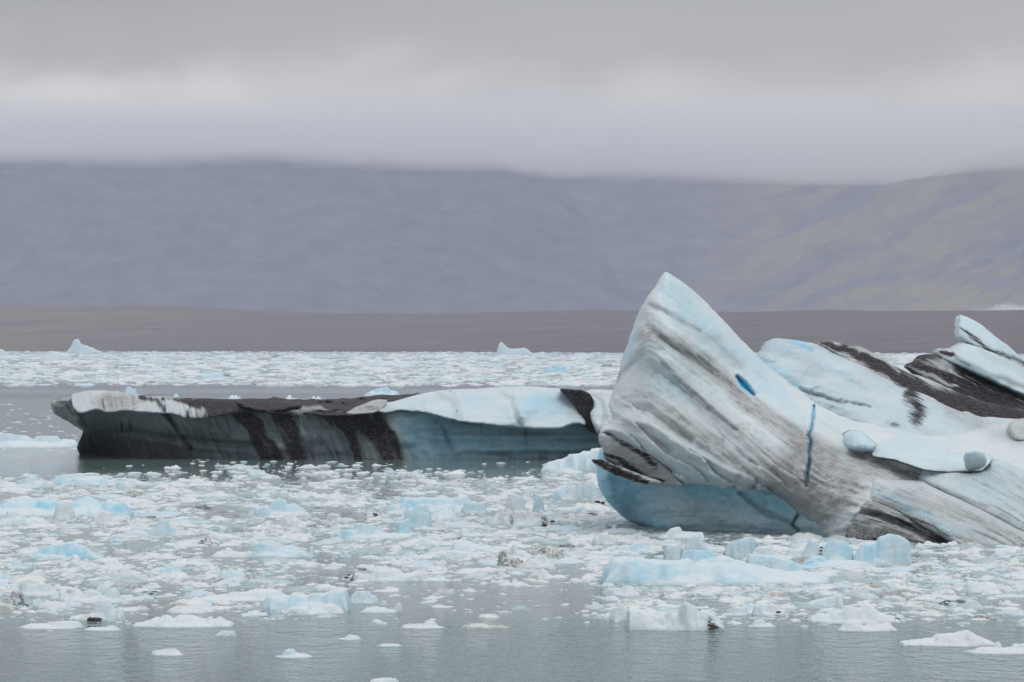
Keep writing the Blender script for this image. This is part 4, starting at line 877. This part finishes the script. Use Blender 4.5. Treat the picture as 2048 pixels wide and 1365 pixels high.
floe("ice_block", 688, 764, 1180, 1208, "tilted bluish block at the end of the thick floe", "tilted bluish block", cat='ice block', blue=0.4, blocks=[(.5, .55, 1.0), (.75, .3, .7)])
floe("ice_floe", 560, 690, 1206, 1230, "row of small round lumps in front of the thick pale blue floe", low=0.4)
floe("ice_floe", 716, 806, 1203, 1227, "low blue-white floe with a knob at its tip below the tilted block", blue=0.3, blocks=[(.88, .14, 1), (.45, .5, .6)])
floe("ice_floe", 1672, 1798, 1240, 1264, "flat knobbly floe nearest the open water, right of centre", "flat knobbly floe", low=0.75, blocks=[(.3, .3, .9), (.6, .3, 1), (.8, .2, .8)])
floe("ice_floe", 1618, 1800, 1210, 1248, "long heap of round white lumps with a black scrap on its tail", "long heap of round lumps", blocks=[(.12, .14, .55), (.3, .16, .75), (.42, .14, .95), (.58, .18, 1), (.7, .2, .6), (.85, .2, .4)], stones=[(.93, .3, .25, 6), (.96, .35, .2, 5)], prof=[(0,0.15),(0.1,0.4),(0.2,0.45),(0.25,0.65),(0.35,0.7),(0.4,0.95),(0.5,0.85),(0.56,0.75),(0.63,1),(0.7,0.85),(0.78,0.5),(0.9,0.4),(1,0.15)])
floe("ice_floe", 1612, 1688, 1190, 1216, "clean white wedge rising to a square end", "clean white ice wedge", blocks=[(.75, .45, 1), (.45, .5, .7), (.2, .3, .45)], low=0.3, lumpy=0.4, prof=[(0,0.3),(0.1,0.45),(0.4,0.7),(0.8,0.95),(0.93,1),(0.98,0.4),(1,0.1)])
floe("ice_floe", 1492, 1556, 1238, 1255, "small white heap alone in front of the black flecked lumps", blocks=[(.4, .4, 1), (.7, .3, .6)])
floe("ice_floe", 1500, 1580, 1204, 1232, "pair of low white lumps with one black scrap", "lumps with one black scrap", blocks=[(.25, .4, .9), (.55, .4, 1), (.8, .3, .5)], stones=[(.68, .1, .3, 6)])
floe("ice_floe", 1440, 1500, 1212, 1232, "small rounded white lump right of the jagged wreck-like floe", blocks=[(.65, .5, 1)])
floe("ice_floe", 1250, 1446, 1204, 1262, "jagged floe with a wedge, an upright gem-like block and black grit", "jagged floe with the gem-like block", blue=0.22, low=0.28, depth=2.4,
     blocks=[(.06, .14, .86, .3), (.16, .24, .72, .3), (.30, .2, .55, .3), (.45, .12, .62, .3), (.58, .17, 1.0, .5), (.56, .3, .62, .4), (.76, .26, .66, .4), (.88, .2, .4, .3)], black=[(.86, .25, .055, 1)], stones=[(.87, .12, .18, 8), (.9, .1, .13, 7), (.84, .14, .22, 6)], dirt=0.25, prof=[(0.02,0),(0.03,0.8),(0.12,0.72),(0.27,0.53),(0.4,0.4),(0.44,0.62),(0.47,0.42),(0.55,0.45),(0.57,0.9),(0.645,1.0),(0.72,0.72),(0.74,0.5),(0.8,0.66),(0.86,0.6),(0.93,0.45),(1,0.2)])
floe("ice_floe", 1215, 1260, 1203, 1242, "small twin lumps touching the jagged floe on its far end", blocks=[(.3, .4, .7), (.6, .5, 1)])
floe("ice_floe", 1202, 1282, 1170, 1192, "crumbly white lump in front of the long blue floe", blocks=None)
# --- the blue heap in front of the tall iceberg
floe("ice_floe", 1200, 1660, 1108, 1172, "long pale blue floe with crumbled white snow along its front", "long pale blue floe", blue=0.55, low=0.45, depth=5.0, seed=50,
     blocks=[(.10, .2, .9, .6), (.17, .2, .98, .6), (.28, .2, .88, .6), (.36, .12, .9, .6), (.45, .14, .75, .3), (.3, .2, .55, .15), (.55, .2, .62, .3), (.15, .2, .5, .1), (.66, .2, .5, .3), (.8, .2, .42, .3), (.9, .1, .3, .4)], prof=[(0,0.1),(0.02,0.55),(0.055,0.8),(0.12,0.86),(0.2,0.77),(0.35,0.73),(0.39,0.81),(0.4,0.64),(0.53,0.66),(0.64,0.58),(0.79,0.34),(0.9,0.33),(1,0.1)])
floe("ice_block", 1494, 1606, 1106, 1152, "broad tilted blue slab resting behind the long pale blue floe", "broad tilted blue slab", cat='ice block', blue=0.5, blocks=[(.3, .55, 1), (.6, .5, .85), (.85, .3, .6)], low=0.3, lumpy=0.4, prof=[(0,0.6),(0.04,0.95),(0.3,0.9),(0.5,0.8),(0.8,0.65),(0.95,0.5),(1,0.2)])
floe("ice_block", 1324, 1368, 1085, 1122, "small upright white block with black grit in its crack", "upright white block with gritty crack", cat='ice block', blue=0.3, blocks=[(.5, .8, 1)], black=[(.9, .3, .12, 1)], lumpy=0.3, stones=[(.95, .0, .2, 5)])
floe("ice_block", 1362, 1432, 1069, 1120, "peaked pale blue block leaning on the gritty one", "peaked pale blue block", cat='ice block', blue=0.4, blocks=[(.4, .55, 1), (.75, .4, .55), (.3, .5, .6)], lumpy=0.4, prof=[(0,0.3),(0.15,0.6),(0.38,1),(0.5,0.92),(0.65,0.6),(0.8,0.45),(1,0.2)])
floe("ice_floe", 1355, 1500, 1098, 1132, "blue tongue of ice at the foot of the peaked block", blue=0.6, low=0.6, lumpy=0.5, blocks=[(.3, .5, 1), (.6, .4, .7)])
floe("ice_block", 1448, 1512, 1073, 1118, "wide smooth blue block with a sheer dark end", "wide smooth blue block", cat='ice block', blue=0.5, blocks=[(.5, .75, 1.0), (.25, .4, .85)], lumpy=0.3, prof=[(0,0.3),(0.15,0.7),(0.4,0.85),(0.75,0.98),(0.93,1),(0.98,0.5),(1,0.3)])
floe("ice_floe", 1500, 1610, 1090, 1122, "crumbled white ice between the two groups of blue blocks", blue=0.2)
floe("ice_block", 1600, 1652, 1077, 1118, "rounded white block with a black wedge on its side", "rounded block with black wedge", cat='ice block', blue=0.35, blocks=[(.5, .8, 1)], lumpy=0.3, stones=[(.80, .04, .62, 5), (.80, .02, .45, 6), (.79, .0, .28, 5)])
floe("ice_block", 1640, 1712, 1075, 1130, "pale blue rounded block beside the black wedge", cat='ice block', blue=0.5, blocks=[(.5, .7, 1), (.2, .4, .9), (.8, .3, .7)], lumpy=0.5)
floe("ice_block", 1706, 1822, 1066, 1132, "biggest faceted blue ice block, in front of the gritty toe", "biggest faceted blue block", cat='ice block', blue=0.5, seed=8, low=0.3, lumpy=0.3,
     blocks=[(.58, .42, 1.0), (.8, .36, .8), (.2, .36, .55), (.4, .4, .6), (.9, .2, .5)], prof=[(0,0.25),(0.1,0.5),(0.16,0.64),(0.4,0.7),(0.43,0.85),(0.62,0.98),(0.8,0.93),(0.96,0.75),(0.98,0.45),(1,0.1)])
floe("ice_floe", 1590, 1760, 1112, 1136, "vivid blue ledge of ice at the foot of the heaped blocks", blue=0.95, low=0.7, lumpy=0.5)
floe("ice_floe", 1318, 1408, 1053, 1078, "flat white slab with a raised step against the blue undercut", "stepped slab by the blue undercut", blue=0.2, blocks=[(.35, .45, 1), (.7, .5, .55), (.9, .2, .5)], lumpy=0.4, prof=[(0,0.15),(0.15,0.3),(0.25,0.8),(0.45,1),(0.5,0.6),(0.8,0.5),(0.95,0.55),(1,0.2)])
floe("ice_floe", 1500, 1580, 1068, 1086, "low crumbled floe close under the tall iceberg", blue=0.1)
floe("ice_floe", 1182, 1240, 1064, 1090, "white rounded lump left of the stepped slab", blue=0.15, dirt=0.15)
floe("ice_floe", 1196, 1290, 1048, 1068, "flat bluish floe at the near corner of the tall iceberg", blue=0.4, blocks=[(.35, .12, 1), (.5, .7, .6)])
# --- middle of the lagoon
floe("ice_floe", 100, 222, 946, 972, "smooth rounded pale blue floe alone at the dark water, left", "smooth blue floe by the dark water", blue=0.6, low=0.8, lumpy=0.4, blocks=[(.4, .6, 1), (.65, .5, .8)])
floe("ice_floe", 218, 262, 958, 985, "small bluish white lump touching the smooth blue floe", blue=0.4)
floe("ice_floe", -60, 272, 990, 1034, "biggest vivid blue and white floe of the left edge", "big vivid blue floe at left", blue=0.85, low=0.5, depth=6, blocks=[(.1, .2, .8), (.3, .25, 1, .7), (.5, .2, .75), (.68, .25, .95, .7), (.85, .2, .7), (.95, .1, .4)])
floe("ice_block", 100, 158, 1003, 1040, "round white boulder of ice in front of the vivid blue floe", "round white ice boulder", cat='ice block', blue=0.15, blocks=[(.5, .7, 1), (.7, .4, .7)])
floe("ice_floe", -20, 112, 1019, 1052, "long white mound under the vivid blue floe at the left edge", blue=0.25, low=0.6)
floe("ice_block", 188, 250, 1020, 1052, "cream coloured rounded block near the vivid blue floe", "cream rounded block", cat='ice block', dirt=0.12, blue=0.05, blocks=[(.4, .6, 1), (.7, .5, .6)])
floe("ice_floe", 250, 305, 1032, 1055, "white lumps between the cream block and the blue triangle", blue=0.1)
floe("ice_block", 300, 356, 1034, 1072, "pale blue triangular block of ice", "pale blue ice triangle", cat='ice block', blue=0.6, blocks=[(.5, .5, 1), (.35, .5, .6), (.7, .4, .5)], lumpy=0.4)
floe("ice_floe", 245, 320, 1052, 1074, "low pale blue floe beside the ice triangle", blue=0.4, low=0.6)
floe("ice_floe", 48, 208, 1086, 1120, "long vivid blue mound tapering to both ends", "long vivid blue mound", blue=0.85, low=0.5, lumpy=0.5, blocks=[(.4, .4, 1), (.55, .5, .75), (.8, .3, .5)], prof=[(0,0.05),(0.1,0.15),(0.25,0.7),(0.4,0.95),(0.6,1),(0.75,0.8),(0.9,0.3),(1,0.05)])
floe("ice_floe", 112, 186, 1109, 1136, "white mound right in front of the long vivid blue one", blue=0.15, low=0.6)
floe("ice_floe", 190, 266, 1120, 1140, "smooth white floe just right of the white mound", blue=0.1, low=0.6, blocks=[(.5, .6, 1)])
floe("ice_floe", 412, 506, 1092, 1116, "white half of a long slab with brown grit on its tip", blue=0.1, low=0.6, black=[(.12, .3, .05, .8)])
floe("ice_floe", 498, 638, 1086, 1116, "pale blue slab with a scalloped top, left of centre", "scalloped pale blue slab", blue=0.55, low=0.7, lumpy=0.6, blocks=[(.3, .4, 1), (.6, .4, .95), (.9, .12, .8), (.5, .5, .8)])
floe("ice_floe", 488, 640, 992, 1034, "large crumbled blue-white heap below the dark water", "crumbled blue-white heap", blue=0.45)
floe("ice_floe", 560, 640, 1028, 1052, "grey white mound below the crumbled heap", blue=0.05, dirt=0.1)
floe("ice_floe", 388, 440, 1071, 1090, "small brown dirty ice lump, left of centre", "small brown dirty lump", dirt=0.95, black=[(.3, .4, .2, .8)])
floe("ice_floe", 640, 700, 1026, 1048, "white lump with a brown side beside the stepped blue floe", dirt=0.5)
floe("ice_floe", 765, 985, 987, 1026, "long low vivid blue floe in mid lagoon", "long low vivid blue floe", blue=0.7, low=0.5, depth=4.5, blocks=[(.35, .4, .8), (.55, .3, 1, .6), (.7, .3, .9, .6), (.15, .2, .5), (.9, .2, .5)])
floe("ice_floe", 775, 925, 1006, 1042, "pale blue rubble in front of the long low vivid floe", blue=0.45)
floe("ice_block", 920, 980, 1003, 1028, "smooth pale blue lump at the end of the long low floe", cat='ice block', blue=0.5, blocks=[(.5, .7, 1)])
floe("ice_block", 1008, 1054, 986, 1026, "tall rounded pale block standing in a dirty heap", "tall rounded block in the dirty heap", cat='ice block', blue=0.25, blocks=[(.5, .75, 1), (.6, .5, .8)], lumpy=0.3, low=0.2)
floe("ice_block", 1064, 1094, 986, 1028, "narrow upright bluish fin right of the tall rounded block", "narrow upright bluish fin", cat='ice block', blue=0.45, blocks=[(.4, .6, 1)], lumpy=0.3, low=0.2)
floe("ice_floe", 970, 1125, 1012, 1054, "dirty heap of ice with brown and black specks", "dirty speckled heap", dirt=0.6, black=[(.75, .15, .06, .9), (.35, .2, .04, .7)], stones=[(.86, .08, .3, 6), (.76, .04, .1, 7)])
floe("ice_block", 975, 1024, 1024, 1052, "clean square block lying in front of the dirty heap", cat='ice block', blue=0.15, blocks=[(.5, .8, 1)], lumpy=0.4)
floe("ice_floe", 730, 784, 1014, 1036, "brown streaked lump with a dark crack left of the vivid floe", dirt=0.6, stones=[(.35, .1, .4, 4), (.42, .1, .3, 5)])
floe("ice_block", 800, 868, 1020, 1058, "rounded vivid blue lump with a smooth dome", "vivid blue dome", cat='ice block', blue=0.7, blocks=[(.5, .7, 1), (.7, .5, .8)], lumpy=0.3, low=0.5)
floe("ice_block", 790, 826, 1038, 1068, "small blue block touching the dome", cat='ice block', blue=0.6, blocks=[(.5, .7, 1)], lumpy=0.4)
floe("ice_floe", 664, 852, 1046, 1080, "broken blue and white floe in front of the blue dome", "broken floe in front of the dome", blue=0.55, low=0.45)
floe("ice_floe", 834, 900, 1036, 1062, "cream coloured lumps right of the blue dome", dirt=0.2, blue=0.05)
floe("ice_floe", 893, 1002, 1081, 1106, "white floe with a bluish rounded back below the dome", "bluish round-backed floe", blue=0.35, low=0.6)
floe("ice_floe", 990, 1052, 1098, 1136, "grey dirty mound speckled with grit", "grey dirty mound", dirt=0.95, black=[(.4, .3, .1, .6)])
floe("ice_block", 1020, 1060, 1087, 1112, "leaning white fin behind the grey dirty mound", cat='ice block', blocks=[(.25, .4, 1), (.6, .5, .5)])
floe("ice_floe", 1030, 1122, 1106, 1138, "broad cream mound beside the grey dirty one", dirt=0.25, low=0.6)
floe("ice_floe", 1050, 1136, 1094, 1112, "flat ice slab topped with brown mud", "brown mud slab", dirt=0.9, low=0.8, black=[(.4, .3, .12, .5)])
floe("ice_floe", 1120, 1176, 1093, 1118, "white boulder of ice right of the brown mud slab", blue=0.1)
floe("ice_floe", 690, 860, 1133, 1164, "crumbled white floe with a brown twiggy tip", "crumbled floe with a brown tip", dirt=0.1, black=[(.1, .3, .04, .9)], stones=[(.04, .2, .3, 5), (.07, .2, .5, 4)])
floe("ice_floe", 990, 1025, 1136, 1156, "small pointed white lump below the cream mound", blue=0.05)
floe("ice_floe", 1065, 1138, 1138, 1158, "flat crumbly white floe below the mud slab", blue=0.05)
floe("ice_floe", 1082, 1210, 896, 944, "stepped blue-white ridge of ice between the two icebergs", "stepped ridge between the icebergs", blue=0.4, low=0.3, depth=5, blocks=[(.9, .22, 1, .6), (.75, .2, .75, .6), (.6, .2, .55, .5), (.4, .3, .4, .4), (.2, .3, .2, .4)], prof=[(0,0.1),(0.1,0.3),(0.25,0.45),(0.4,0.58),(0.44,0.7),(0.6,0.75),(0.65,0.85),(0.76,0.82),(0.8,0.94),(0.97,0.97),(1,0.5)])
floe("ice_floe", 1098, 1170, 966, 1002, "slanting blue-white slabs left of the blue undercut", "slanting slabs by the undercut", blue=0.4, blocks=[(.3, .4, .8), (.6, .4, .9), (.8, .3, 1)])
floe("ice_block", 1160, 1200, 962, 996, "upright bluish slab touching the blue undercut", cat='ice block', blue=0.5, blocks=[(.5, .8, 1)], lumpy=0.3)
floe("ice_floe", 1175, 1225, 990, 1012, "dirty lump with black specks beneath the jutting shelf", dirt=0.5, stones=[(.4, .1, .4, 7), (.6, .1, .3, 6)])
floe("ice_floe", 1105, 1178, 1012, 1024, "flat pale blue sheet of ice by the undercut", blue=0.5, low=0.85, lumpy=0.4)
floe("ice_floe", -30, 158, 864, 897, "blue-white floe with a sagging back, left of the dark snout", "floe left of the dark snout", blue=0.4, low=0.5, depth=9, blocks=[(.25, .3, 1), (.4, .3, .9), (.65, .3, .8), (.85, .25, .6)])
# --- far water
floe("ice_block", 722, 806, 774, 797, "bright turquoise ice block behind the flat iceberg", "turquoise block behind the flat iceberg", cat='ice block', blue=1.0, low=0.6, lumpy=0.4, depth=9, blocks=[(.5, .5, 1), (.7, .4, .8), (.3, .4, .65)])
floe("ice_floe", 218, 280, 772, 795, "turquoise and white ice piece behind the grey rim", "turquoise piece behind the grey rim", blue=0.7, depth=7, blocks=[(.65, .3, 1), (.85, .2, .9), (.3, .4, .5)])
floe("ice_floe", 320, 378, 786, 802, "low turquoise ice sliver just behind the grey rim", blue=0.8, depth=6, low=0.6)
floe("ice_floe", 455, 482, 786, 800, "tiny turquoise sliver behind the dark banded wall", blue=0.8, depth=5, low=0.6)
floe("ice_floe", 565, 596, 788, 802, "tiny white ice piece behind the black rubble, the nearer of two", blue=0.2, depth=5)
floe("ice_floe", 620, 642, 790, 800, "tiny white ice piece behind the black rubble, the farther right of two", blue=0.2, depth=4)
def far_berg(x0, x1, yt, yb, blocks, label, short=None, blue=0.35, dep=0.5, seed=1, prof=None):
    return floe("iceberg", x0, x1, yt, yb, label, short, cat='iceberg', blue=blue, low=0.15, depth=(x1 - x0) / F * WL(yb) * dep, blocks=blocks, seed=seed, lumpy=0.4, prof=prof)
far_berg(132, 205, 678, 706.5, [(.28, .22, 1.0), (.24, .16, .95), (.45, .5, .6), (.65, .5, .35), (.15, .2, .5)], "distant iceberg with a nodding horn off the far left shore", "distant horned iceberg", prof=[(0,.1),(.06,.25),(.17,.6),(.18,.85),(.27,1),(.36,.95),(.40,.66),(.58,.52),(.8,.25),(1,.05)])
far_berg(992, 1066, 684, 711, [(.12, .2, 1.0), (.2, .2, .75), (.55, .4, .4), (.78, .35, .5), (.4, .5, .3)], "distant iceberg with an upright prong, off the far shore in the middle", "distant pronged iceberg", prof=[(0,.1),(.07,.85),(.14,1),(.27,.65),(.38,.48),(.5,.5),(.8,.55),(.86,.4),(1,.1)])
far_berg(-25, 14, 697, 712, [(.6, .8, 1)], "distant square-cut iceberg at the left edge", blue=0.3)
far_berg(80, 145, 702, 722, [(.5, .5, 1), (.75, .4, .9), (.25, .4, .7)], "distant low lumpy iceberg in front of the horned one", blue=0.1)
far_berg(715, 800, 712, 734, [(.5, .2, 1), (.4, .5, .7), (.65, .5, .6), (.2, .4, .35)], "distant white pyramid of ice in the far ice field", blue=0.15)
far_berg(1085, 1145, 729, 746, [(.6, .4, 1), (.3, .5, .6)], "distant turquoise hump in the far ice field", blue=0.9)
far_berg(385, 470, 746, 757, [(.6, .3, 1), (.3, .4, .7)], "flat turquoise ice patch at the near rim of the far field", blue=0.9)
far_berg(1140, 1190, 706, 716, [(.5, .5, 1), (.8, .3, .8)], "distant bluish lump beside the far shore, left of the peak", blue=0.3)
far_berg(1780, 1842, 709, 722, [(.4, .5, 1), (.75, .4, .9)], "distant white ice seen in the gap between the black ridges", blue=0.1)

# --- medium pieces scattered among them: copies of shared shapes, each its own object
TEMPL = []
for i in range(26):
    bl = [0.05, 0.15, 0.1, 0.45, 0.1, 0.25][i % 6]
    dt = 0.55 if i % 13 == 7 else (0.12 if i % 5 == 0 else 0)
    TEMPL.append((floe_mesh("ice_chunk", 1.0, 0.8, 0.13 + 0.035 * (i % 4), 500 + i, 34, 22, None, bl, dt, low=0.3 + 0.1 * (i % 3)), bl, dt))
def covr(px, py):
    """how thick the drifting ice lies at a point of the lagoon"""
    c = np.interp(py, [703, 710, 716, 762, 770, 776, 800, 905, 925, 945, 965, 990, 1100, 1130, 1170, 1200, 1240, 1252, 1262],
                  [0.5, 0.7, 1.0, 1.0, 0.6, 0.0, 0.02, 0.06, 0.22, 0.42, 0.88, 1.0, 0.98, 0.72, 0.52, 0.40, 0.20, 0.02, 0.0])
    c = np.where(py > 900, c * np.clip(0.78 + 0.95 * fbm(px / 170, py / 30, 201, 3) + 0.9 * fbm(px / 55, py / 9, 205, 3), 0, 1.6), c * (0.85 + 0.5 * fbm(px / 200, py / 8, 202, 3)))
    left = sstep(430, 200, px) * sstep(985, 940, py) * sstep(790, 800, py); c = c * (1 - 0.75 * left)
    mid = sstep(560, 700, px) * sstep(1250, 1150, px) * sstep(1140, 1170, py); c = c * (1 - 0.72 * mid)
    rt = sstep(1150, 1300, px) * sstep(1130, 1200, py); c = c * (1 + 0.8 * rt)
    c = c * (1 - 0.7 * sstep(1250, 1330, px) * sstep(1052, 1062, py) * sstep(1080, 1070, py))
    return c
def blocked(px, py):
    wl = np.interp(px, [150, 180, 480, 900, 1200, 1262, 1300, 1600, 1690, 2048], [898, 908, 921, 923, 918, 1046, 1058, 1070, 1080, 1092])
    return (px > 155) & (py < wl + 2) & (py > 797)
cnt = 0; tries = 0; placed = []; seen = {}
rr_ = random.Random(5)
SIZES = [(70, 'broad'), (46, 'middling'), (0, 'small')]
while cnt < 190 and tries < 60000:
    tries += 1
    px = rr_.uniform(-10, 2058); py = rr_.uniform(900, 1250)
    if rr_.random() > min(1, float(covr(np.array(px), np.array(py)))) or blocked(np.array(px), np.array(py)): continue
    wpx = rr_.choice([34, 40, 48, 58, 70, 88]) * (0.75 + 0.45 * (py - 900) / 350) * rr_.uniform(0.8, 1.15)
    if any(abs(px - q[0]) < (q[2] + wpx / 2) * 0.72 and abs(py - q[1]) < (7 if q[3] < 16 else 11) for q in USED): continue
    i = rr_.randrange(len(TEMPL)); me, bl, dt = TEMPL[i]
    Yc = WL(py); Wm = wpx / F * Yc
    o = bpy.data.objects.new("ice_chunk", me); COL.objects.link(o)
    o.location = ((px - 1024) / F * Yc, Yc, 0); o.rotation_euler = (0, 0, rr_.uniform(-0.5, 0.5) + (math.pi if rr_.random() < 0.5 else 0))
    o.scale = (Wm, Wm * rr_.uniform(0.9, 1.5), Wm * rr_.uniform(0.7, 1.25) * (48 / wpx) ** 0.3)
    size = next(n for s, n in SIZES if wpx >= s); colr = 'pale blue' if bl > 0.4 else ('gritty' if dt > 0.3 else ('bluish white' if bl > 0.2 else 'white'))
    shape = ['crumbly', 'knobbly', 'low'][i % 3]
    best = min(LAND, key=lambda L: abs(px - L[0]) / 1.0 + abs(py - L[1]) * 4)
    dx, dy = px - best[0], (py - best[1]) * 4
    rel = ('just right of' if dx > 0 else 'just left of') if abs(dx) > abs(dy) else ('in front of' if dy > 0 else 'behind')
    o['label'] = f"{size} {shape} {colr} chunk {rel} the {best[3]}"
    o['category'] = 'ice chunk'; o['group'] = "chunks of ice adrift among the larger floes"
    seen.setdefault(o['label'], []).append((py, o)); USED.append((px, py, wpx / 2, 10)); cnt += 1

for lab, L in seen.items():
    if len(L) > 1:
        for k, (_, o) in enumerate(sorted(L, key=lambda q: -q[0])):
            if len(lab.split()) > 13: lab = lab.replace('middling ', '').replace('small ', '').replace('broad ', '')
            o['label'] = lab + (", the nearest one", ", the second nearest", ", the third nearest", ", the fourth nearest", ", the fifth nearest")[min(k, 4)]
_seen = set()
for o in COL.objects:
    if o.get('label') and o.parent is None:
        if len(o['label'].replace('-', ' ').replace(',', ' ').split()) > 16: o['label'] = o['label'].replace(' just', '').replace(', the', ', ').replace(' one', '')
# --- the uncountable rest: brash ice
def brash():
    r = np.random.default_rng(77)
    tm = []
    for i in range(14):
        nx, ny = 9, 7; rs = np.random.default_rng(900 + i)
        u, v = np.meshgrid(np.linspace(-0.5, 0.5, nx), np.linspace(-0.5, 0.5, ny)); rad = np.hypot(u, v) * 2
        z = 0.20 * sstep(1.05, 0.3, rad + 0.25 * rs.uniform(-1, 1, u.shape)) * (0.5 + 0.8 * rs.random(u.shape))
        edge = (np.abs(u) > 0.49) | (np.abs(v) > 0.49); z = np.where(edge | (rad > 1.1), -0.06, z)
        u = u + 0.05 * rs.uniform(-1, 1, u.shape); v = v + 0.05 * rs.uniform(-1, 1, u.shape)
        tm.append(np.stack([u, v, z], -1).reshape(-1, 3))
    fq = grid_faces(9, 7)
    Vs, Fs, Ts = [], [], []; off = 0
    def add(px, py, w, hs):
        nonlocal off
        n = len(px); Y = WL(py); Wm = w / F * Y
        th = r.uniform(-0.6, 0.6, n); c, s = np.cos(th), np.sin(th)
        ti = r.integers(0, len(tm), n)
        P = np.array(tm)[ti]
        X = P[:, :, 0] * Wm[:, None]; D = P[:, :, 1] * (Wm * r.uniform(1.0, 3.2, n))[:, None]; Z = P[:, :, 2] * (Wm * hs)[:, None] - 0.004
        x = X * c[:, None] - D * s[:, None] + ((px - 1024) / F * Y)[:, None]; y = X * s[:, None] + D * c[:, None] + Y[:, None]
        Vs.append(np.stack([x, y, Z], -1).reshape(-1, 3))
        m = P.shape[1]; Fs.append((fq[None] + (off + np.arange(n) * m)[:, None, None]).reshape(-1, 4)); off += n * m
        T = np.zeros((n, m, 4)); T[:, :, 2] = (r.random(n) ** 3 * 0.55)[:, None]; T[:, :, 0] = ((r.random(n) > 0.965) * 0.85)[:, None]
        T[:, :, 1] = ((r.random(n) > 0.992) * 0.9)[:, None]
        T[:, :, 3] = np.clip(0.5 * (P[:, :, 2] < 0.04) + (0.95 * (r.random(n) > 0.5))[:, None] * r.random(n)[:, None], 0, 1)
        Ts.append(T.reshape(-1, 4))
    def scatter(n, y0, y1, wmin, wmax, h0, h1, grow=0.0, power=1.0, x0=-30, x1=2080):
        px = r.uniform(x0, x1, n); py = r.uniform(y0, y1, n)
        ok = (r.random(n) < np.clip(covr(px, py), 0, 1) ** power) & ~blocked(px, py)
        px, py = px[ok], py[ok]; w = wmin * (wmax / wmin) ** (r.random(len(px)) ** 1.6) * (1 + grow * (py - y0) / (y1 - y0))
        add(px, py, w, r.uniform(h0, h1, len(px)))
    scatter(7000, 703.5, 716, 4, 14, 0.4, 0.9)
    scatter(11000, 712, 772, 7, 34, 0.3, 0.8)
    scatter(1900, 905, 1258, 24, 64, 0.35, 0.8, 0.4, 1.6)
    scatter(6000, 905, 1258, 12, 34, 0.4, 1.0, 0.5, 1.3)
    scatter(38000, 905, 1256, 4, 17, 0.35, 0.9, 0.5, 1.2)
    scatter(1500, 1060, 1270, 3, 9, 0.3, 0.6, 0.5, 0.3)
    scatter(700, 800, 905, 4, 16, 0.3, 0.7, 0, 0.3, -20, 160)
    me = new_mesh("brash_ice", np.concatenate(Vs), np.concatenate(Fs), M_FLOE, smooth=False, attrs={'tint': np.concatenate(Ts)})
    link("brash_ice", me, kind='stuff')
brash()
